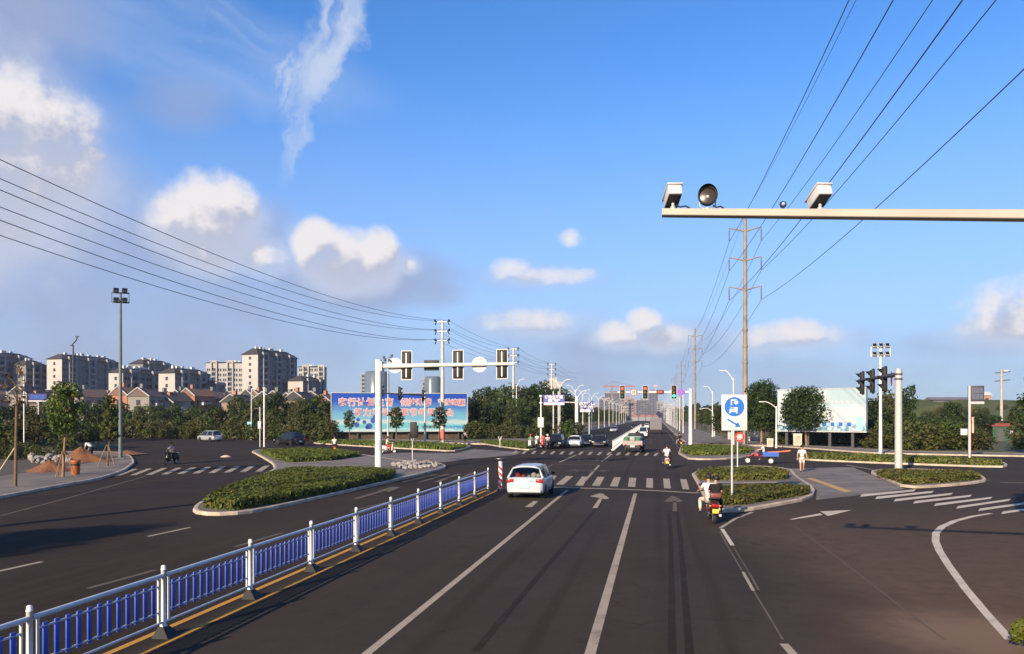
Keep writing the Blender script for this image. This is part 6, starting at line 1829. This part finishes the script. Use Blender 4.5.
# ================================================================== buildings
M_WIN = mat('window_glass', (.030, .038, .055), .15, spec=.6)
def wallm(n, c): return mat(n, c, .85, var=.06, vscale=.12, dirt=.08)
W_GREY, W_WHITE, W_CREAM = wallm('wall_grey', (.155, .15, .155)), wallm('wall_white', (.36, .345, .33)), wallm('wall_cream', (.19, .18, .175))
M_ROOFD = mat('roof_slate', (.040, .036, .040), .8, var=.15, vscale=.3)
def apartment(label, px, d, L, D, H, rz, wall=W_GREY, roof=2.6, fl=2.95, bay=3.4, seed=0, tanks=8, lit_endwall=None, trim=None):
    """long front along local +x facing -y; its left corner at px, d"""
    r_ = random.Random(seed)
    trim = trim or (W_WHITE if wall is W_WHITE else wallm('trim_grey', (.26, .25, .25)))
    t = thing('apartment_block', label, 'building', (*ray(px, d), 0), rz)
    MB().prism([(0, 0), (L, 0), (L, D), (0, D)], -.5, H).build('wall', wall, t)
    if lit_endwall: MB().box((-.06, D / 2, H / 2), (.10, D + .1, H)).build('sunlit_end_wall', lit_endwall, t)  # sunlight put into the colour: this end is paler than the long front
    nb, nf = max(1, int(L / bay)), int((H - .5) / fl)
    bw = L / nb
    w = MB(); s = MB(); bal = MB()
    for i in range(nb):
        cx = (i + .5) * bw
        for f in range(nf):
            z = .9 + f * fl
            if i % 3 == 1:
                bal.box((cx, -.55, z - .15), (bw * .86, 1.1, .9)); w.box((cx, -.015, z + 1.15), (bw * .78, .06, 1.5))
            else:
                w.box((cx - bw * .2, -.015, z + .95), (bw * .30, .06, 1.5)); w.box((cx + bw * .22, -.015, z + .95), (bw * .30, .06, 1.5))
                s.box((cx, -.12, z + .08), (bw * .9, .3, .12))
    ne = max(1, int(D / 6.0))
    for i in range(ne):
        for f in range(nf):
            w.box((-.115, (i + .5) * D / ne, .9 + f * fl + .95), (.06, 1.3, 1.4))
    w.build('window_panes', M_WIN, t)['kind'] = 'stuff'
    bal.build('balcony_parapets', wallm('balcony', (.24, .235, .245)), t)['kind'] = 'stuff'
    s.build('sill_bands', trim, t)['kind'] = 'stuff'
    for i in range(0, nb + 1):
        if i % 3 in (1, 2): MB().box((i * bw, -.45, H / 2 + .6), (.75, .95, H + 1.2)).build('pier', trim, t)
    for i in range(nb):
        if i % 3 == 1: MB().box(((i + .5) * bw, -.35, H + .75), (bw + .8, .8, 1.3)).build('gable_cap', trim, t)
    e = .7
    q = MB()
    vs = [(-e, -e, H), (L + e, -e, H), (L + e, D + e, H), (-e, D + e, H), (D * .32, D * .38, H + roof), (L - D * .45, D * .38, H + roof), (L - D * .45, D * .62, H + roof), (D * .32, D * .62, H + roof)]
    q.add(vs, [(0, 1, 5, 4), (1, 2, 6, 5), (2, 3, 7, 6), (3, 0, 4, 7), (4, 5, 6, 7), (0, 3, 2, 1)])
    rf = q.build('roof', M_ROOFD, t)
    for i in range(tanks):
        x = D * .35 + (L - D * .8) * r_.random()
        MB().box((x, D * .4 + r_.uniform(-1, 1), H + roof + .25), (r_.uniform(.8, 2.0), .9, r_.uniform(.7, 1.5))).build('water_tank', M_SIGNW, rf)
    return t
A = R(80)
apartment('tallest apartment block with paler sunlit end wall left of the blue billboard', 258, 375, 30.6, 8.9, 33.0, A, W_GREY, 3.2, seed=1, lit_endwall=W_WHITE, tanks=9)
apartment('grey apartment block with paler sunlit end wall second from the left edge', 62, 370, 32.4, 9.3, 30.5, A, W_GREY, 2.6, seed=2, lit_endwall=W_WHITE)
apartment('grey apartment block at the left edge with a lower wing', -34, 355, 32.4, 9.3, 31.5, A, W_GREY, 2.4, seed=3, lit_endwall=W_WHITE)
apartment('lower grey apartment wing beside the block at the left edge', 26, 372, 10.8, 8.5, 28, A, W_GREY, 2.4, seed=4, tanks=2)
apartment('long low apartment block right of the dark floodlight mast', 123, 330, 19.8, 7.6, 22.0, A, W_CREAM, 2.2, seed=5, lit_endwall=W_WHITE)
apartment('apartment block with paler sunlit end wall in the middle of the left row', 175, 330, 21.0, 8.5, 21.8, A, W_CREAM, 2.4, seed=6, lit_endwall=W_WHITE)
apartment('low stepped apartment block at the right end of the middle row', 208, 345, 9.6, 7.6, 17.5, A, W_GREY, 2.4, seed=7, tanks=3)
apartment('dark roofed apartment block rising behind the middle of the left row', 143, 425, 21.6, 9.3, 32, A, W_GREY, 2.6, seed=8)
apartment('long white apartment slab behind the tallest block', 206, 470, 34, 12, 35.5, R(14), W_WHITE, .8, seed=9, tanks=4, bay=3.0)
apartment('grey apartment block right of the tallest block', 303, 385, 17.4, 8.5, 21.0, A, W_GREY, 2.6, seed=10, lit_endwall=W_WHITE, tanks=4)
apartment('white apartment block peeping over the one right of the tallest', 298, 470, 15, 10, 33, R(14), W_WHITE, .8, seed=11, tanks=4, bay=3.0)
def townhouse(label, px, d, w, dep, h, rz, wall, roofm, seed):
    r_ = random.Random(seed)
    t = thing('townhouse', label, 'house', (*ray(px, d), 0), rz, 'terraced houses behind the tree belt')
    MB().prism([(0, 0), (w, 0), (w, dep), (0, dep)], -.3, h).build('wall', wall, t)
    q = MB(); rh = dep * .36
    q.add([(-.3, -.4, h), (w + .3, -.4, h), (w + .3, dep + .4, h), (-.3, dep + .4, h), (-.3, dep / 2, h + rh), (w + .3, dep / 2, h + rh)], [(0, 1, 5, 4), (2, 3, 4, 5), (0, 3, 2, 1), (1, 2, 5), (3, 0, 4)])
    rf = q.build('roof', roofm, t)
    MB().box((w * .3, dep * .55, h + rh + .3), (.9, .9, 1.7)).build('chimney', wallm('chimney_orange', (.34, .15, .085)) if seed != 1 else W_GREY, rf)
    g = MB(); g.add([(-.06, 0, 0), (-.06, dep, 0), (-.06, dep, h), (-.06, dep / 2, h + rh * .96), (-.06, 0, h)], [(0, 4, 3, 2, 1)]); g.build('gable_wall', wallm('gable%d' % (seed % 3), [(.30, .125, .07), (.20, .18, .165), (.20, .145, .12)][seed % 3]), t)
    for f in range(int(h / 3)):
        for i in range(int(w / 3)):
            MB().box(((i + .5) * 3, -.02, 1.7 + f * 3), (1.4, .08, 1.4)).build('window', M_WIN, t)
        MB().box((-.10, dep * .5, 1.7 + f * 3), (.08, 1.3, 1.4)).build('window', M_WIN, t)
    MB().box((w * .5, -.5, h - 2.2), (w * .4, 1.0, .9)).build('balcony', W_WHITE, t)
    for y_ in (-.4, dep + .4): MB().tube([(-.36, y_, h + .05), (-.36, dep / 2, h + rh + .08)], .2, 5).build('verge_board', W_WHITE, rf)
    return t
HW = [wallm('house_pink', (.20, .17, .165)), wallm('house_pale', (.24, .23, .225)), wallm('house_terracotta', (.27, .14, .095))]
HR = [M_ROOFD, mat('roof_brown', (.11, .08, .07), .85, var=.2), mat('roof_tile', (.15, .085, .065), .85, var=.2)]
rr = random.Random(31)
for i in range(32):
    px = -16 + i * 11.2 + rr.uniform(-3, 3)
    k = [1, 0, 1, 3, 1, 2][i % 6]
    townhouse(['terracotta gabled', 'grey roofed pale', 'pinkish gabled', 'brown roofed'][k] + ' terraced house showing above the left tree belt', px, 232 + rr.uniform(-14, 26), rr.uniform(6, 9), rr.uniform(5.5, 7.5), rr.uniform(7.2, 10.2), A + rr.uniform(-.25, .12), HW[[2, 1, 0, 1][k]], HR[[2, 0, 0, 1][k]], [0, 1, 2, 1][k])
def tower(label, px0, px1, top, d, wall, win, seed, style='flat', name='tower_block'):
    r_ = random.Random(seed)
    x0, y0 = ray(px0, d); x1, y1 = ray(px1, d)
    w = math.hypot(x1 - x0, y1 - y0); H = zat(top, d); D = max(8, w * .6)
    t = thing(name, label, 'building', (x0, y0, 0), math.atan2(y1 - y0, x1 - x0))
    MB().prism([(0, 0), (w, 0), (w, D), (0, D)], -.5, H).build('wall', wall, t)
    g = MB()
    nx = max(2, int(w / 3.6)); nf = int(H / 3.2)
    for i in range(nx):
        for f in range(nf):
            if r_.random() < .92: g.box(((i + .5) * w / nx, -.03, 1.6 + f * 3.2), (w / nx * .62, .1, 1.7))
    g.build('window_panes', win, t)['kind'] = 'stuff'
    MB().box((w * .5, D / 2, H + 1.2), (w * .45, D * .5, 2.4)).build('plant_room', wall, t)
    if style == 'curve':
        MB().lathe([(w * .5, H * .2), (w * .5, H), (w * .42, H + 2), (0, H + 2.2)], 14, 'z', (w * .62, 1.0, 0)).build('round_bay', mat('glass_wall', (.10, .13, .16), .2, spec=.6), t)
    MB().box((w / 2, D / 2, H + .3), (w + .4, D + .4, .6)).build('parapet', W_WHITE, t)
    return t
W_FAR = wallm('wall_far', (.22, .21, .23)); W_FAR2 = wallm('wall_far_dark', (.11, .115, .135)); W_FAR3 = wallm('wall_far_rose', (.22, .175, .17))
tower('pale glass tower above the left end of the blue billboard', 361, 386, 374, 650, W_FAR, M_WIN, 1, 'curve')
tower('smaller pale tower above the right part of the blue billboard', 422, 439, 379, 650, W_FAR, M_WIN, 2, 'curve')
tower('white topped building peeping over the dark trees by the direction signs', 545, 562, 383, 330, W_WHITE, M_WIN, 3)
for i, (a, c_, top, d, m_, lab) in enumerate([(600, 610, 399, 900, W_FAR2, 'far dark block over the end of the left lamp row'), (606, 622, 393, 1100, W_FAR2, 'far dark tower left of the red round sign'), (621, 634, 398, 1000, W_FAR3, 'far rosy block under the left far signal head'), (630, 638, 401, 1200, W_FAR3, 'far rosy block under the red round sign'), (638, 650, 400, 1100, W_FAR2, 'far broad dark block under the middle signal head'), (649, 658, 391, 1250, W_FAR2, 'far tallest dark tower at the end of the road'), (657, 664, 402, 1150, W_FAR, 'far grey block right of the tallest far tower'), (664, 672, 405, 1000, W_FAR, 'far low grey block beside the right lamp row'), (590, 601, 406, 1000, W_FAR, 'far low pale block beyond the left lamp row'), (672, 684, 408, 1200, W_FAR3, 'far low rosy block behind the right lamp row')]):
    tower(lab, a, c_, top, d, m_, M_WIN, 20 + i)
for i, px in enumerate((632, 639, 646, 652)):
    x, y = ray(px, 760)
    t = thing('toll_hall', ['leftmost', 'second', 'third', 'rightmost'][i] + ' low hall with an orange roof closing the end of the road', 'building', (x, y, 0), 0, 'low orange roofed halls')
    MB().box((3, 4, 2), (6, 8, 4)).build('wall', W_FAR, t); q = MB(); q.add([(-.5, -.5, 4), (6.5, -.5, 4), (6.5, 8.5, 4), (-.5, 8.5, 4), (3, -.5, 6.4), (3, 8.5, 6.4)], [(0, 4, 5, 3), (1, 2, 5, 4), (0, 1, 4), (2, 3, 5), (0, 3, 2, 1)]); q.build('roof', mat('roof_orange', (.26, .11, .065), .8), t)
# tower crane
x, y = ray(612, 950)
t = thing('tower_crane', 'thin red tower crane over the far dark buildings', 'crane', (x, y, 0), R(20))
MB().box((0, 0, 21), (1.4, 1.4, 42)).build('mast', M_RUST, t); MB().box((9, 0, 40), (40, .9, 1.2)).build('jib', mat('crane_red', (.40, .10, .07), .6), t); MB().tube([(0, 0, 46), (26, 0, 40.5)], .2, 5).tube([(0, 0, 46), (-9, 0, 40.5)], .2, 5).tube([(0, 0, 41), (0, 0, 46)], .4, 5).build('stay', M_RUST, t)
# on and behind the green bank
x, y = ray(933, 232)
t = thing('long_shed', 'long low grey shed roof on top of the green bank', 'building', (x, y, 7.2), R(4))
MB().box((6.5, 3, .6), (13, 6, 1.4)).build('wall', W_FAR2, t); q = MB(); q.add([(-.4, -.4, 1.3), (13.4, -.4, 1.3), (13.4, 6.4, 1.3), (-.4, 6.4, 1.3), (-.4, 3, 2.2), (13.4, 3, 2.2)], [(0, 1, 5, 4), (2, 3, 4, 5), (1, 2, 5), (3, 0, 4), (0, 3, 2, 1)]); q.build('roof', mat('roof_grey', (.15, .13, .15), .7, var=.1), t)
x, y = ray(979, 186)
t = thing('small_house', 'small brick house with white roof right of the striped post', 'house', (x, y, 6.6), R(8))
MB().box((1.4, 1.5, 1.0), (2.8, 3, 2.0)).build('wall', wallm('brick_wall', (.34, .20, .14)), t); q = MB(); q.add([(-.3, -.3, 2), (3.1, -.3, 2), (3.1, 3.3, 2), (-.3, 3.3, 2), (-.3, 1.5, 2.9), (3.1, 1.5, 2.9)], [(0, 1, 5, 4), (2, 3, 4, 5), (1, 2, 5), (3, 0, 4), (0, 3, 2, 1)]); q.build('roof', M_SIGNW, t); MB().box((1.8, -.02, 1.0), (.7, .05, .8)).build('window', M_WIN, t)
MB().box((1.4, 1.5, -1.4), (2.6, 2.8, 2.8)).build('foundation', wallm('brick_wall', (.34, .20, .14)), t)

# ------------------------------------------------------------------ the air: one even box of thin haze
HAZE = 0.00015
b = MB(); b.box((0, 1120, 30), (3400, 2400, 62))
hz = b.build('haze', None)
hz.data.materials.clear()
m = bpy.data.materials.new('haze'); m.use_nodes = True
m.node_tree.nodes.clear()
h = NB(m.node_tree)
pv_ = h.new('ShaderNodeVolumePrincipled'); pv_.inputs['Color'].default_value = (.72, .80, .95, 1); pv_.inputs['Density'].default_value = HAZE; pv_.inputs['Anisotropy'].default_value = .2
mo = h.new('ShaderNodeOutputMaterial'); m.node_tree.links.new(pv_.outputs[0], mo.inputs['Volume'])
hz.data.materials.append(m)
tag(hz, 'thin pale haze filling the air over the whole place', 'haze', None, 'stuff')
